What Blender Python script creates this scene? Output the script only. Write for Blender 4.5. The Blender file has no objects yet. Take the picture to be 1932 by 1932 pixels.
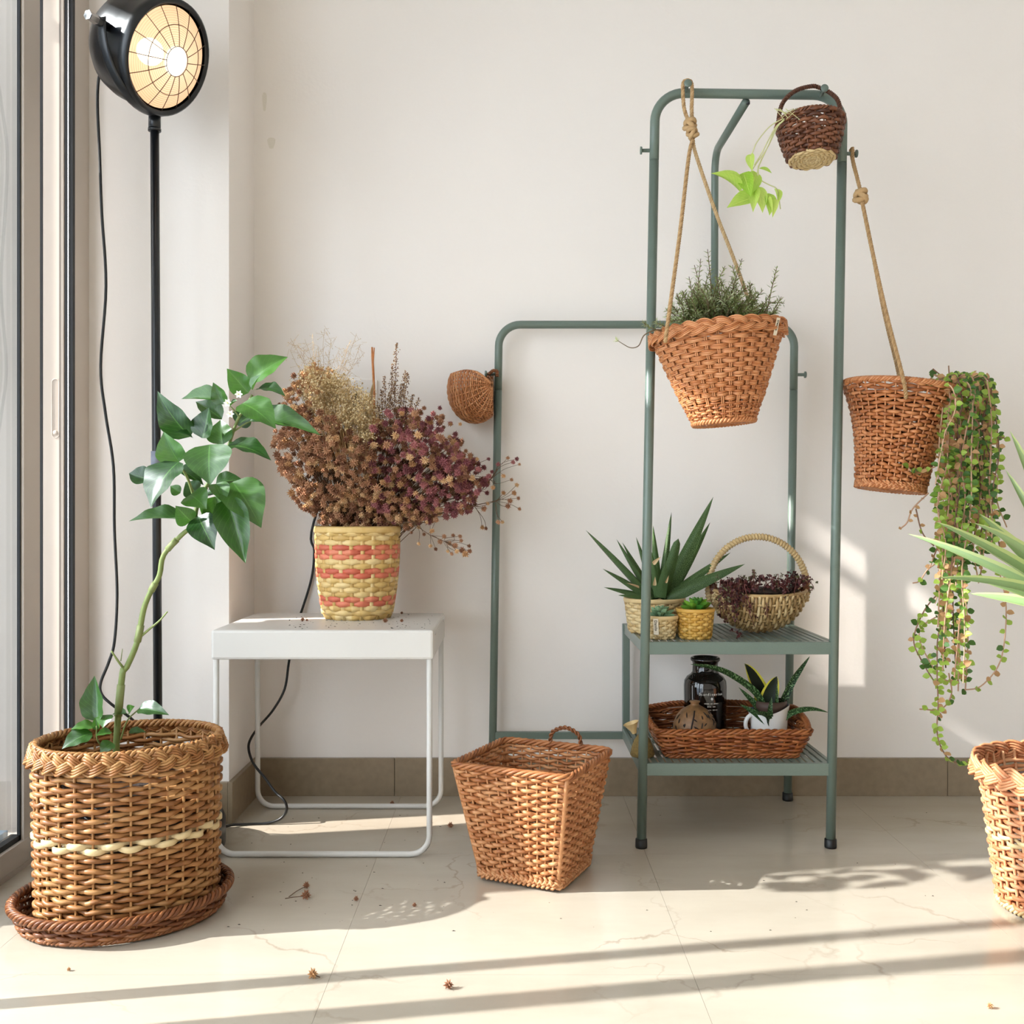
import bpy, math, random
import numpy as np
from mathutils import Vector, Matrix
rnd = random.Random(7)
rng = np.random.default_rng(7)
PI = math.pi
SC = bpy.context.scene
COL = SC.collection

# ------------------------------------------------------------------ camera, sky, sun, exposure
EYE = 0.767
F = 1935.0
cam_d = bpy.data.cameras.new('camera'); cam_d.sensor_width = 36.0; cam_d.lens = 36.0 * F / 1932.0
cam_d.clip_start = 0.05
cam = bpy.data.objects.new('camera', cam_d); COL.objects.link(cam)
cam.location = (0, 0, EYE); cam.rotation_euler = (PI / 2, 0, 0)
SC.camera = cam

world = bpy.data.worlds.new('sky'); SC.world = world; world.use_nodes = True
wn = world.node_tree.nodes; wl = world.node_tree.links
bg = wn['Background']
bg.inputs[0].default_value = (0.95, 0.97, 1.0, 1); bg.inputs[1].default_value = 7.3

SUN_AZ, SUN_EL = math.radians(10.4), math.radians(33)
sd = bpy.data.lights.new('sun', 'SUN'); sd.energy = 12.4; sd.angle = math.radians(0.7); sd.color = (1.0, 0.955, 0.90)
sun = bpy.data.objects.new('sun', sd); COL.objects.link(sun)
sdir = Vector((math.cos(SUN_AZ) * math.cos(SUN_EL), math.sin(SUN_AZ) * math.cos(SUN_EL), -math.sin(SUN_EL)))
sun.rotation_euler = sdir.to_track_quat('-Z', 'Y').to_euler(); sun.location = (-4, 0, 4)

vs = SC.view_settings
SC.display_settings.display_device = 'sRGB'
vs.view_transform = 'Standard'; vs.look = 'None'; vs.exposure = 0.0; vs.gamma = 1.0; vs.use_curve_mapping = False

# ------------------------------------------------------------------ helpers
def P(px, py, Y):
    return Vector(((px - 966) / F * Y, Y, EYE + (966 - py) / F * Y))

def srgb(r, g, b):
    def c(v):
        v /= 255.0
        return v / 12.92 if v <= 0.04045 else ((v + 0.055) / 1.055) ** 2.4
    return (c(r), c(g), c(b), 1)

class MB:
    def __init__(s):
        s.v = []; s.t = []; s.f = []; s.n = 0
    def add(s, V, Fc, tone=0.5):
        V = np.asarray(V, float)
        o = s.n
        s.v.append(V)
        s.t.append(np.full(len(V), tone) if np.isscalar(tone) else np.asarray(tone, float))
        s.f.extend([tuple(i + o for i in q) for q in Fc])
        s.n += len(V)
    def tube(s, pts, r, sides=6, closed=False, tone=0.5, normals=None, flat=1.0, caps=True):
        pts = np.asarray([tuple(p) for p in pts] if not isinstance(pts, np.ndarray) else pts, float)
        n = len(pts)
        if n < 2: return
        r = np.full(n, r) if np.isscalar(r) else np.asarray(r, float)
        if closed:
            T = np.roll(pts, -1, 0) - np.roll(pts, 1, 0)
        else:
            T = np.gradient(pts, axis=0)
        T /= np.maximum(np.linalg.norm(T, axis=1, keepdims=True), 1e-9)
        if normals is None:
            N = np.zeros_like(pts)
            ref = np.array([0, 0, 1.0]) if abs(T[0][2]) < 0.8 else np.array([1.0, 0, 0])
            v = ref - T[0] * T[0].dot(ref); v /= np.linalg.norm(v)
            for i in range(n):
                v = v - T[i] * T[i].dot(v)
                l = np.linalg.norm(v)
                v = v / l if l > 1e-6 else np.array([0.0, 1, 0])
                N[i] = v
        else:
            N = np.asarray(normals, float)
            N = N - T * (N * T).sum(1, keepdims=True)
            N /= np.maximum(np.linalg.norm(N, axis=1, keepdims=True), 1e-9)
        B = np.cross(T, N)
        a = np.arange(sides) * 2 * PI / sides + PI / sides
        V = (pts[:, None, :] + r[:, None, None] * (np.cos(a)[None, :, None] * N[:, None, :] * flat + np.sin(a)[None, :, None] * B[:, None, :])).reshape(-1, 3)
        fs = []
        for i in range(n if closed else n - 1):
            j = (i + 1) % n
            for k in range(sides):
                l = (k + 1) % sides
                fs.append((i * sides + k, i * sides + l, j * sides + l, j * sides + k))
        if not closed and caps:
            fs.append(tuple(range(sides))[::-1]); fs.append(tuple((n - 1) * sides + k for k in range(sides)))
        s.add(V, fs, tone)
    def box(s, lo, hi, tone=0.5):
        x0, y0, z0 = lo; x1, y1, z1 = hi
        V = [(x0, y0, z0), (x1, y0, z0), (x1, y1, z0), (x0, y1, z0), (x0, y0, z1), (x1, y0, z1), (x1, y1, z1), (x0, y1, z1)]
        s.add(V, [(0, 3, 2, 1), (4, 5, 6, 7), (0, 1, 5, 4), (1, 2, 6, 5), (2, 3, 7, 6), (3, 0, 4, 7)], tone)
    def lathe(s, prof, c=(0, 0, 0), seg=32, axis=None, tone=0.5, zmod=None, caps=False):
        # prof: list of (r, h) along the axis
        ax = np.array(axis if axis is not None else (0, 0, 1.0), float); ax /= np.linalg.norm(ax)
        ref = np.array([0, 0, 1.0]) if abs(ax[2]) < 0.9 else np.array([1.0, 0, 0])
        u = np.cross(ref, ax); u /= np.linalg.norm(u); v = np.cross(ax, u)
        a = np.arange(seg) * 2 * PI / seg
        V = []
        for (r, h) in prof:
            hh = np.full(seg, h) if zmod is None else np.array([zmod(r, h, t) for t in a])
            V.append(np.asarray(c) + r * (np.cos(a)[:, None] * u + np.sin(a)[:, None] * v) + hh[:, None] * ax)
        V = np.concatenate(V)
        fs = []
        m = len(prof)
        for i in range(m - 1):
            for k in range(seg):
                l = (k + 1) % seg
                fs.append((i * seg + k, i * seg + l, (i + 1) * seg + l, (i + 1) * seg + k))
        if caps and prof[0][0] > 1e-5: fs.append(tuple(range(seg))[::-1])
        if caps and prof[-1][0] > 1e-5: fs.append(tuple((m - 1) * seg + k for k in range(seg)))
        s.add(V, fs, tone)
    def mesh(s, name, smooth=True):
        me = bpy.data.meshes.new(name)
        V = np.concatenate(s.v); me.from_pydata(V.tolist(), [], s.f)
        at = me.attributes.new('tone', 'FLOAT', 'POINT'); at.data.foreach_set('value', np.concatenate(s.t).astype(np.float32))
        if smooth: me.polygons.foreach_set('use_smooth', [True] * len(me.polygons))
        me.update(); me.validate()
        return me

def obj(name, geo, mat, parent=None, kind=None, label=None, smooth=True, bevel=0, sub=False):
    me = geo.mesh(name, smooth) if isinstance(geo, MB) else geo
    if mat is not None and not me.materials: me.materials.append(mat)
    o = bpy.data.objects.new(name, me); COL.objects.link(o)
    if parent is not None:
        o.parent = parent
        if parent.type == 'EMPTY': o.matrix_parent_inverse = Matrix.Translation(parent.location).inverted()
    if kind: o['kind'] = kind
    if label: o['label'] = label
    if bevel:
        b = o.modifiers.new('bevel', 'BEVEL'); b.width = bevel; b.segments = 2; b.limit_method = 'ANGLE'; b.angle_limit = 0.6
    return o

def thing(name, label, cat, loc, group=None):
    o = bpy.data.objects.new(name, None); COL.objects.link(o); o.location = loc
    o.empty_display_size = 0.05
    o['label'] = label; o['category'] = cat
    if group: o['group'] = group
    return o

def tag(o, label, cat, group=None):
    o['label'] = label; o['category'] = cat
    if group: o['group'] = group
    return o

def struct(name, mb, mat, parent=None, smooth=False, bevel=0):
    o = obj(name, mb, mat, parent, smooth=smooth, bevel=bevel)
    if parent is None: o['kind'] = 'structure'
    return o

def catmull(pts, n=8, closed=False):
    pts = [np.array(p, float) for p in pts]
    out = []
    m = len(pts)
    for i in range(m if closed else m - 1):
        if closed:
            a, b, c, d = pts[i - 1], pts[i], pts[(i + 1) % m], pts[(i + 2) % m]
        else:
            b, c = pts[i], pts[i + 1]
            a = pts[i - 1] if i > 0 else 2 * b - c
            d = pts[i + 2] if i + 2 < m else 2 * c - b
        for k in range(n):
            t = k / n
            out.append(0.5 * ((2 * b) + (-a + c) * t + (2 * a - 5 * b + 4 * c - d) * t * t + (-a + 3 * b - 3 * c + d) * t ** 3))
    if not closed: out.append(pts[-1])
    return np.array(out)

def fillet(pts, rad, n=6):
    # polyline with rounded corners
    pts = [np.array(p, float) for p in pts]
    out = [pts[0]]
    for i in range(1, len(pts) - 1):
        r = rad[i - 1] if isinstance(rad, (list, tuple)) else rad
        a = pts[i - 1] - pts[i]; b = pts[i + 1] - pts[i]
        a /= np.linalg.norm(a); b /= np.linalg.norm(b)
        ang = math.acos(max(-1, min(1, a.dot(b))))
        d = r / math.tan(ang / 2)
        p0 = pts[i] + a * d; p1 = pts[i] + b * d
        c = pts[i] + (a + b) / np.linalg.norm(a + b) * (r / math.sin(ang / 2))
        v0 = p0 - c; v1 = p1 - c
        om = math.acos(max(-1, min(1, v0.dot(v1) / (r * r))))
        for k in range(n + 1):
            t = k / n
            out.append(c + (math.sin((1 - t) * om) * v0 + math.sin(t * om) * v1) / math.sin(om))
    out.append(pts[-1])
    return np.array(out)

# ------------------------------------------------------------------ materials
def mat_new(name):
    m = bpy.data.materials.new(name); m.use_nodes = True
    nt = m.node_tree; b = nt.nodes['Principled BSDF']
    return m, nt, b

def mat_plain(name, col, rough=0.5, metal=0.0, noise=0.0, nscale=20, bump=0.0, bscale=200, spec=0.5):
    m, nt, b = mat_new(name)
    b.inputs['Roughness'].default_value = rough; b.inputs['Metallic'].default_value = metal
    b.inputs['Specular IOR Level'].default_value = spec
    b.inputs['Base Color'].default_value = col
    tc = nt.nodes.new('ShaderNodeTexCoord')
    if noise:
        nz = nt.nodes.new('ShaderNodeTexNoise'); nz.inputs['Scale'].default_value = nscale; nz.inputs['Detail'].default_value = 6
        nt.links.new(tc.outputs['Object'], nz.inputs['Vector'])
        r = nt.nodes.new('ShaderNodeValToRGB')
        d = tuple(max(0, c * (1 - noise)) for c in col[:3]) + (1,); l = tuple(min(1, c * (1 + noise)) for c in col[:3]) + (1,)
        r.color_ramp.elements[0].color = d; r.color_ramp.elements[0].position = 0.3
        r.color_ramp.elements[1].color = l; r.color_ramp.elements[1].position = 0.7
        nt.links.new(nz.outputs['Fac'], r.inputs['Fac']); nt.links.new(r.outputs['Color'], b.inputs['Base Color'])
    if bump:
        nb = nt.nodes.new('ShaderNodeTexNoise'); nb.inputs['Scale'].default_value = bscale; nb.inputs['Detail'].default_value = 4
        nt.links.new(tc.outputs['Object'], nb.inputs['Vector'])
        bp = nt.nodes.new('ShaderNodeBump'); bp.inputs['Strength'].default_value = bump; bp.inputs['Distance'].default_value = 0.01
        nt.links.new(nb.outputs['Fac'], bp.inputs['Height']); nt.links.new(bp.outputs['Normal'], b.inputs['Normal'])
    return m

def mat_tone(name, cols, rough=0.5, nz_amt=0.35, nscale=60, objrand=False, transl=0.0, spec=0.4):
    # colour from the per-rod 'tone' attribute (or the object's random number), broken up by noise
    m, nt, b = mat_new(name)
    b.inputs['Roughness'].default_value = rough; b.inputs['Specular IOR Level'].default_value = spec
    if objrand:
        at = nt.nodes.new('ShaderNodeObjectInfo'); out = at.outputs['Random']
    else:
        at = nt.nodes.new('ShaderNodeAttribute'); at.attribute_name = 'tone'; out = at.outputs['Fac']
    tc = nt.nodes.new('ShaderNodeTexCoord')
    nz = nt.nodes.new('ShaderNodeTexNoise'); nz.inputs['Scale'].default_value = nscale; nz.inputs['Detail'].default_value = 3
    nt.links.new(tc.outputs['Object'], nz.inputs['Vector'])
    ma = nt.nodes.new('ShaderNodeMath'); ma.operation = 'MULTIPLY_ADD'; ma.inputs[1].default_value = nz_amt; ma.inputs[2].default_value = -nz_amt / 2
    nt.links.new(nz.outputs['Fac'], ma.inputs[0])
    ad = nt.nodes.new('ShaderNodeMath'); ad.operation = 'ADD'; ad.use_clamp = True
    nt.links.new(out, ad.inputs[0]); nt.links.new(ma.outputs[0], ad.inputs[1])
    r = nt.nodes.new('ShaderNodeValToRGB')
    e = r.color_ramp.elements
    e[0].position = 0; e[0].color = cols[0]; e[1].position = 1; e[1].color = cols[-1]
    for i, c in enumerate(cols[1:-1]):
        q = e.new((i + 1) / (len(cols) - 1)); q.color = c
    nt.links.new(ad.outputs[0], r.inputs['Fac']); nt.links.new(r.outputs['Color'], b.inputs['Base Color'])
    if transl: add_translucent(nt, b, r.outputs['Color'], transl)
    return m

def add_translucent(nt, b, colout, fac, gain=1.0):
    tr = nt.nodes.new('ShaderNodeBsdfTranslucent')
    if gain != 1.0:
        hs = nt.nodes.new('ShaderNodeHueSaturation'); hs.inputs['Value'].default_value = gain
        nt.links.new(colout, hs.inputs['Color']); colout = hs.outputs['Color']
    nt.links.new(colout, tr.inputs['Color'])
    mx = nt.nodes.new('ShaderNodeMixShader'); mx.inputs[0].default_value = fac
    out = nt.nodes['Material Output']
    nt.links.new(b.outputs[0], mx.inputs[1]); nt.links.new(tr.outputs[0], mx.inputs[2]); nt.links.new(mx.outputs[0], out.inputs['Surface'])

def mat_leaf(name, dark, light, rough=0.35, transl=0.25, vein=0.5, edge=None, stripes=None, spec=0.5, gain=1.6):
    # leaf with a paler midrib and side veins from the blade's own UV; hue differs from leaf to leaf
    m, nt, b = mat_new(name)
    N, L = nt.nodes, nt.links
    b.inputs['Roughness'].default_value = rough; b.inputs['Specular IOR Level'].default_value = spec
    oi = N.new('ShaderNodeObjectInfo')
    uv = N.new('ShaderNodeUVMap'); sx = N.new('ShaderNodeSeparateXYZ'); L.new(uv.outputs[0], sx.inputs[0])
    nz = N.new('ShaderNodeTexNoise'); nz.inputs['Scale'].default_value = 5; L.new(uv.outputs[0], nz.inputs['Vector'])
    ad = N.new('ShaderNodeMath'); ad.operation = 'MULTIPLY_ADD'; ad.inputs[1].default_value = 0.5; ad.inputs[2].default_value = -0.25; L.new(nz.outputs['Fac'], ad.inputs[0])
    a2 = N.new('ShaderNodeMath'); a2.operation = 'ADD'; a2.use_clamp = True; L.new(ad.outputs[0], a2.inputs[0]); L.new(oi.outputs['Random'], a2.inputs[1])
    mx = N.new('ShaderNodeMix'); mx.data_type = 'RGBA'; mx.inputs[6].default_value = dark; mx.inputs[7].default_value = light
    L.new(a2.outputs[0], mx.inputs[0]); col = mx.outputs[2]
    d = N.new('ShaderNodeMath'); d.operation = 'SUBTRACT'; d.inputs[1].default_value = 0.5; L.new(sx.outputs[0], d.inputs[0])
    ab = N.new('ShaderNodeMath'); ab.operation = 'ABSOLUTE'; L.new(d.outputs[0], ab.inputs[0])
    def mixin(facout, colr):
        nonlocal col
        q = N.new('ShaderNodeMix'); q.data_type = 'RGBA'; q.inputs[7].default_value = colr
        L.new(facout, q.inputs[0]); L.new(col, q.inputs[6]); col = q.outputs[2]
    def less(out, v):
        q = N.new('ShaderNodeMath'); q.operation = 'LESS_THAN'; q.inputs[1].default_value = v; L.new(out, q.inputs[0]); return q.outputs[0]
    def scale(out, k):
        q = N.new('ShaderNodeMath'); q.operation = 'MULTIPLY'; q.inputs[1].default_value = k; L.new(out, q.inputs[0]); return q.outputs[0]
    if vein:
        lv = tuple(min(1, c * 1.7 + 0.03) for c in light[:3]) + (1,)
        mixin(scale(less(ab.outputs[0], 0.018), vein), lv)
        # side veins
        va = N.new('ShaderNodeMath'); va.operation = 'MULTIPLY_ADD'; va.inputs[1].default_value = -0.7; L.new(ab.outputs[0], va.inputs[0]); L.new(sx.outputs[1], va.inputs[2])
        vm = N.new('ShaderNodeMath'); vm.operation = 'MULTIPLY'; vm.inputs[1].default_value = 9; L.new(va.outputs[0], vm.inputs[0])
        vf = N.new('ShaderNodeMath'); vf.operation = 'FRACT'; L.new(vm.outputs[0], vf.inputs[0])
        mixin(scale(less(vf.outputs[0], 0.09), vein * 0.5), lv)
    if stripes:
        nz2 = N.new('ShaderNodeTexNoise'); nz2.inputs['Scale'].default_value = stripes[1]; nz2.inputs['Detail'].default_value = 2
        mp = N.new('ShaderNodeMapping'); mp.inputs['Scale'].default_value = stripes[2]; L.new(uv.outputs[0], mp.inputs[0]); L.new(mp.outputs[0], nz2.inputs['Vector'])
        g = N.new('ShaderNodeMath'); g.operation = 'GREATER_THAN'; g.inputs[1].default_value = stripes[3]; L.new(nz2.outputs['Fac'], g.inputs[0])
        mixin(scale(g.outputs[0], stripes[4]), stripes[0])
    if edge:
        g = N.new('ShaderNodeMath'); g.operation = 'GREATER_THAN'; g.inputs[1].default_value = edge[1]; L.new(ab.outputs[0], g.inputs[0])
        mixin(g.outputs[0], edge[0])
    L.new(col, b.inputs['Base Color'])
    if transl: add_translucent(nt, b, col, transl, gain)
    return m

def leaf_mesh(name, prof, nl=9, nw=4, fold=0.15, droop=0.2, wave=0.0, thick=0.0, asp=0.5):
    fold *= asp * 2; wave *= asp * 2; thick *= asp * 2
    # unit blade: base at origin, tip at (0,1,0); prof(v) = half width; folded along the midrib, drooping towards the tip
    V = []; UV = []
    for i in range(nl + 1):
        v = i / nl; w = prof(v)
        for j in range(nw + 1):
            u = j / nw * 2 - 1
            z = fold * abs(u) * w * 2 - droop * (v ** 2 - v) * 0 - droop * v * v + droop * v + wave * w * abs(u) * math.sin(v * 17 + (2 if u > 0 else 0))
            V.append((u * w, v, z)); UV.append((j / nw, v))
    fs = []
    for i in range(nl):
        for j in range(nw):
            a = i * (nw + 1) + j
            fs.append((a, a + 1, a + nw + 2, a + nw + 1))
    me = bpy.data.meshes.new(name)
    if thick:
        n = len(V)
        for i in range(nl + 1):
            v = i / nl
            for j in range(nw + 1):
                x, y, z = V[i * (nw + 1) + j]; u = j / nw * 2 - 1
                V.append((x, y, z - thick * (1 - u * u) * (1 - v ** 3))); UV.append((j / nw, v))
        fs += [tuple(k + n for k in q[::-1]) for q in fs[:]]
    me.from_pydata(V, [], fs)
    ul = me.uv_layers.new(name='UVMap')
    for p in me.polygons:
        p.use_smooth = True
        for li in p.loop_indices:
            ul.data[li].uv = UV[me.loops[li].vertex_index]
    me.update()
    return me

def frame(base, tip, nh, w, zs=None):
    base = Vector(base); tip = Vector(tip)
    y = tip - base; L = y.length; y.normalize()
    x = y.cross(Vector(nh))
    if x.length < 1e-4: x = y.cross(Vector((1, 0, 0)))
    x.normalize(); z = x.cross(y)
    M = Matrix.Identity(4)
    M.col[0][:3] = x * w; M.col[1][:3] = y * L; M.col[2][:3] = z * (zs if zs is not None else L)
    M.translation = base
    return M

def put(name, me, M, parent, mat=None):
    o = bpy.data.objects.new(name, me); COL.objects.link(o)
    if mat is not None and not me.materials: me.materials.append(mat)
    o.parent = parent
    if parent.type == 'EMPTY': o.matrix_parent_inverse = Matrix.Translation(parent.location).inverted()
    o.matrix_basis = M
    return o

# ------------------------------------------------------------------ wicker
class Surf:
    """basket wall: outline (unit loop, arc-length spaced) scaled by a(v), b(v) at height z(v), turned and tilted about the base centre"""
    def __init__(s, a, b, z, outline=None, loc=(0, 0, 0), rz=0.0, tilt=None, shear=(0, 0)):
        s.a, s.b, s.z = a, b, z
        if outline is None:
            t = np.linspace(0, 2 * PI, 513); ox, oy = np.cos(t), np.sin(t)
        else:
            ox, oy = outline
        av, bv = a(0.6), b(0.6)
        L = np.concatenate([[0], np.cumsum(np.hypot(np.diff(ox * av), np.diff(oy * bv)))]); L /= L[-1]
        s.ox, s.oy, s.L = ox, oy, L
        s.M = Matrix.Translation(loc) @ (tilt.to_4x4() if tilt is not None else Matrix.Identity(4)) @ Matrix.Rotation(rz, 4, 'Z')
        s.Mn = np.array(s.M)
        s.shear = shear
    def raw(s, u, v):
        u = np.mod(u, 1.0)
        cx = np.interp(u, s.L, s.ox); cy = np.interp(u, s.L, s.oy)
        v = np.asarray(v, float) + 0 * u
        v = np.maximum(v, 0.0)
        A = np.array([s.a(t) for t in v]) if v.size < 2 or np.ptp(v) > 0 else np.full(v.shape, s.a(float(v.flat[0])))
        Bv = np.array([s.b(t) for t in v]) if np.ptp(v) > 0 else np.full(v.shape, s.b(float(v.flat[0])))
        Z = np.array([s.z(t) for t in v]) if np.ptp(v) > 0 else np.full(v.shape, s.z(float(v.flat[0])))
        return np.stack([cx * A + s.shear[0] * v, cy * Bv + s.shear[1] * v, Z], -1)
    def __call__(s, u, v):
        u = np.asarray(u, float); v = np.asarray(v, float) + 0 * u; u = u + 0 * v
        e = 1e-3
        p = s.raw(u, v)
        du = s.raw(u + e, v) - s.raw(u - e, v)
        dv = s.raw(u, np.maximum(v, 0) + e) - s.raw(u, np.maximum(v - e, 0))
        n = np.cross(du, dv); n /= np.maximum(np.linalg.norm(n, axis=-1, keepdims=True), 1e-9)
        dv /= np.maximum(np.linalg.norm(dv, axis=-1, keepdims=True), 1e-9)
        R = s.Mn[:3, :3]
        return p @ R.T + s.Mn[:3, 3], n @ R.T, dv @ R.T

def weave_rows(mb, S, n_st, vs_, r, amp, per=5, sides=5, flat=1.0, phase0=0, slant=0.0, tone=(0.1, 0.9), jit=0.0015, span=1, rv=None, toneper=False):
    M = n_st * per
    u = np.arange(M) / M
    for j, v in enumerate(vs_):
        ph = (j + phase0) * PI
        w = np.cos(PI * n_st * u / span + ph)
        w = np.sign(w) * np.abs(w) ** 0.75
        p, n, d = S(u, np.full(M, v))
        jz = jit * (np.interp(np.mod(u * 7 + rnd.random(), 1), np.linspace(0, 1, 9), np.r_[rng.normal(size=8), 0]))
        q = p + n * (amp * w)[:, None] + d * (jz + slant * w)[:, None]
        rr = (r if rv is None else rv[j]) * (1 + 0.12 * w)
        tn = rnd.uniform(*tone)
        if toneper:
            seg = np.floor(u * n_st / 2 + 0.5 * j) % max(1, n_st // 2)
            tab = rng.uniform(tone[0], tone[1], n_st)
            tn = np.repeat(tab[seg.astype(int)], sides)
        mb.tube(q, rr, sides, closed=True, tone=tn, normals=n, flat=flat)

def stakes(mb, S, n_st, r, v0=0.0, v1=1.0, n=8, off=0.0, tone=(0.2, 0.8), sides=5, flat=1.0, double=0.0, u0=0.0):
    v = np.linspace(v0, v1, n)
    for k in range(n_st):
        u = k / n_st + u0
        p, nn, d = S(np.full(n, u), v)
        if double:
            b = np.cross(nn, d)
            for sg in (-1, 1):
                mb.tube(p + nn * off + b * sg * double, r, sides, tone=rnd.uniform(*tone), normals=nn, flat=flat)
        else:
            mb.tube(p + nn * off, r, sides, tone=rnd.uniform(*tone), normals=nn, flat=flat)

def braid(mb, S, v, m, A, B, r, strands=3, par=2, off=0.0, dv=0.0, per=10, sides=5, tone=(0.3, 1.0), lean=0.35):
    # plaited border: strands cross left and right while passing over and under
    M = m * per
    u = np.arange(M) / M
    p, n, d = S(u, np.full(M, v))
    lat = -d * (1 - lean) + n * lean
    lat /= np.linalg.norm(lat, axis=1, keepdims=True)
    tdir = np.cross(lat, n); nor = np.cross(tdir, lat)
    nor /= np.maximum(np.linalg.norm(nor, axis=1, keepdims=True), 1e-9)
    sg = np.sign((nor * n).sum(1, keepdims=True)); nor *= np.where(sg == 0, 1, sg)
    for s_ in range(strands):
        ph = 2 * PI * (m * u + s_ / strands)
        for k in range(par):
            o = (k - (par - 1) / 2) * r * 1.9
            q = p + n * off + d * dv + lat * (A * np.cos(ph) + o)[:, None] + nor * (B * np.sin(2 * ph))[:, None]
            mb.tube(q, r, sides, closed=True, tone=rnd.uniform(*tone), normals=n)

def rope_rim(mb, S, v, m, A, r, strands=3, off=0.0, dv=0.0, per=8, sides=5, tone=(0.2, 0.9)):
    M = m * per
    u = np.arange(M) / M
    p, n, d = S(u, np.full(M, v))
    for s_ in range(strands):
        ph = 2 * PI * (m * u + s_ / strands)
        q = p + n * off + d * dv + n * (A * np.cos(ph))[:, None] + d * (A * np.sin(ph))[:, None]
        mb.tube(q, r, sides, closed=True, tone=rnd.uniform(*tone), normals=n)

def twisted(mb, pts, A, r, turns, strands=3, sides=6, tone=(0.2, 0.9), n_per=10, taper=None):
    # laid rope or wrapped handle along a path
    n = max(int(turns * n_per), 8)
    pts = np.asarray([tuple(p) for p in pts], float)
    L = np.concatenate([[0], np.cumsum(np.linalg.norm(np.diff(pts, axis=0), axis=1))]); L /= L[-1]
    t = np.linspace(0, 1, n)
    c = np.stack([np.interp(t, L, pts[:, k]) for k in range(3)], -1)
    T = np.gradient(c, axis=0); T /= np.linalg.norm(T, axis=1, keepdims=True)
    ref = np.array([0.3, 1, 0.2]); N = np.cross(T, ref); N /= np.linalg.norm(N, axis=1, keepdims=True); Bn = np.cross(T, N)
    for s_ in range(strands):
        ph = 2 * PI * (turns * t + s_ / strands)
        mb.tube(c + A * (np.cos(ph)[:, None] * N + np.sin(ph)[:, None] * Bn), r, sides, tone=rnd.uniform(*tone))

def base_disc(mb, S, v, rings=9, r=0.003, tone=(0.2, 0.8), amp=0.0015, n_sp=12, lift=0.0, seg=60):
    # woven round base: concentric rods over radial spokes
    u = np.arange(seg) / seg
    p, n, d = S(u, np.full(seg, v))
    c = p.mean(0); ax = np.array(S.M.to_3x3() @ Vector((0, 0, 1)))
    for i in range(1, rings + 1):
        f = i / rings
        w = np.sin(2 * PI * n_sp * u + i * PI)
        q = c + (p - c) * f + ax * (lift + amp * w)[:, None]
        mb.tube(q, r, 5, closed=True, tone=rnd.uniform(*tone))
    for k in range(n_sp):
        e = p[int(k * seg / n_sp)]
        mb.tube(np.array([c + ax * lift, e + ax * lift]), r * 0.8, 5, tone=rnd.uniform(*tone))

def soil_disc(name, S, v, mat, parent, k=0.94):
    seg = 40
    u = np.arange(seg) / seg
    p, n, d = S(u, np.full(seg, v))
    c = p.mean(0); V = [c]; fs = []
    for f in (0.5, 1.0):
        for i in range(seg):
            V.append(c + (p[i] - c) * k * f + np.array([0, 0, rnd.uniform(-.003, .003)]))
    for i in range(seg):
        j = (i + 1) % seg
        fs.append((0, 1 + i, 1 + j)); fs.append((1 + i, 1 + seg + i, 1 + seg + j, 1 + j))
    mb = MB(); mb.add(V, fs)
    return obj(name, mb, mat, parent)

def text_mesh(s, size, M, name, mat, parent, depth=0.0003):
    cu = bpy.data.curves.new(name, 'FONT'); cu.body = s; cu.size = size; cu.align_x = 'CENTER'; cu.align_y = 'CENTER'; cu.extrude = depth; cu.resolution_u = 2
    to = bpy.data.objects.new('tmp_text', cu); COL.objects.link(to)
    dg = bpy.context.evaluated_depsgraph_get()
    me = bpy.data.meshes.new_from_object(to.evaluated_get(dg)); me.name = name
    bpy.data.objects.remove(to)
    me.materials.clear(); me.materials.append(mat)
    o = bpy.data.objects.new(name, me); COL.objects.link(o)
    o.parent = parent
    if parent.type == 'EMPTY': o.matrix_parent_inverse = Matrix.Translation(parent.location).inverted()
    o.matrix_basis = M
    return o

# ------------------------------------------------------------------ shared materials
M_wall = mat_plain('wall_paint', srgb(240, 233, 226), rough=0.75, bump=0.05, bscale=90)
M_ceil = mat_plain('ceiling_paint', srgb(240, 238, 234), rough=0.8)
M_chip = mat_plain('old_plaster', srgb(228, 221, 209), rough=0.9, bump=0.2, bscale=300)
M_base = mat_plain('baseboard_stone', srgb(142, 125, 102), rough=0.35, noise=0.10, nscale=55)
M_frame = mat_plain('window_frame_beige', srgb(196, 184, 172), rough=0.4, noise=0.02, nscale=8)
M_framew = mat_plain('window_frame_outer', srgb(150, 170, 186), rough=0.45)
M_gasket = mat_plain('black_rubber', srgb(14, 16, 20), rough=0.55)
M_steel = mat_plain('brushed_steel', srgb(200, 200, 202), rough=0.25, metal=1.0)
M_white = mat_plain('white_powder_coat', srgb(213, 209, 202), rough=0.35)
M_black = mat_plain('black_lacquer', srgb(14, 17, 21), rough=0.3)
M_cord = mat_plain('black_cord', srgb(12, 12, 13), rough=0.4)
M_green = mat_plain('green_grey_paint', srgb(102, 116, 106), rough=0.33, noise=0.04, nscale=400)
M_foot = mat_plain('black_plastic', srgb(16, 18, 19), rough=0.45)
M_render = mat_plain('exterior_render', srgb(232, 234, 234), rough=0.9, bump=0.7, bscale=110)
M_ext_floor = mat_plain('balcony_tile', srgb(120, 135, 150), rough=0.5)
M_soil = mat_plain('soil', srgb(48, 34, 26), rough=0.95, noise=0.5, nscale=120, bump=0.6, bscale=150)

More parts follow.
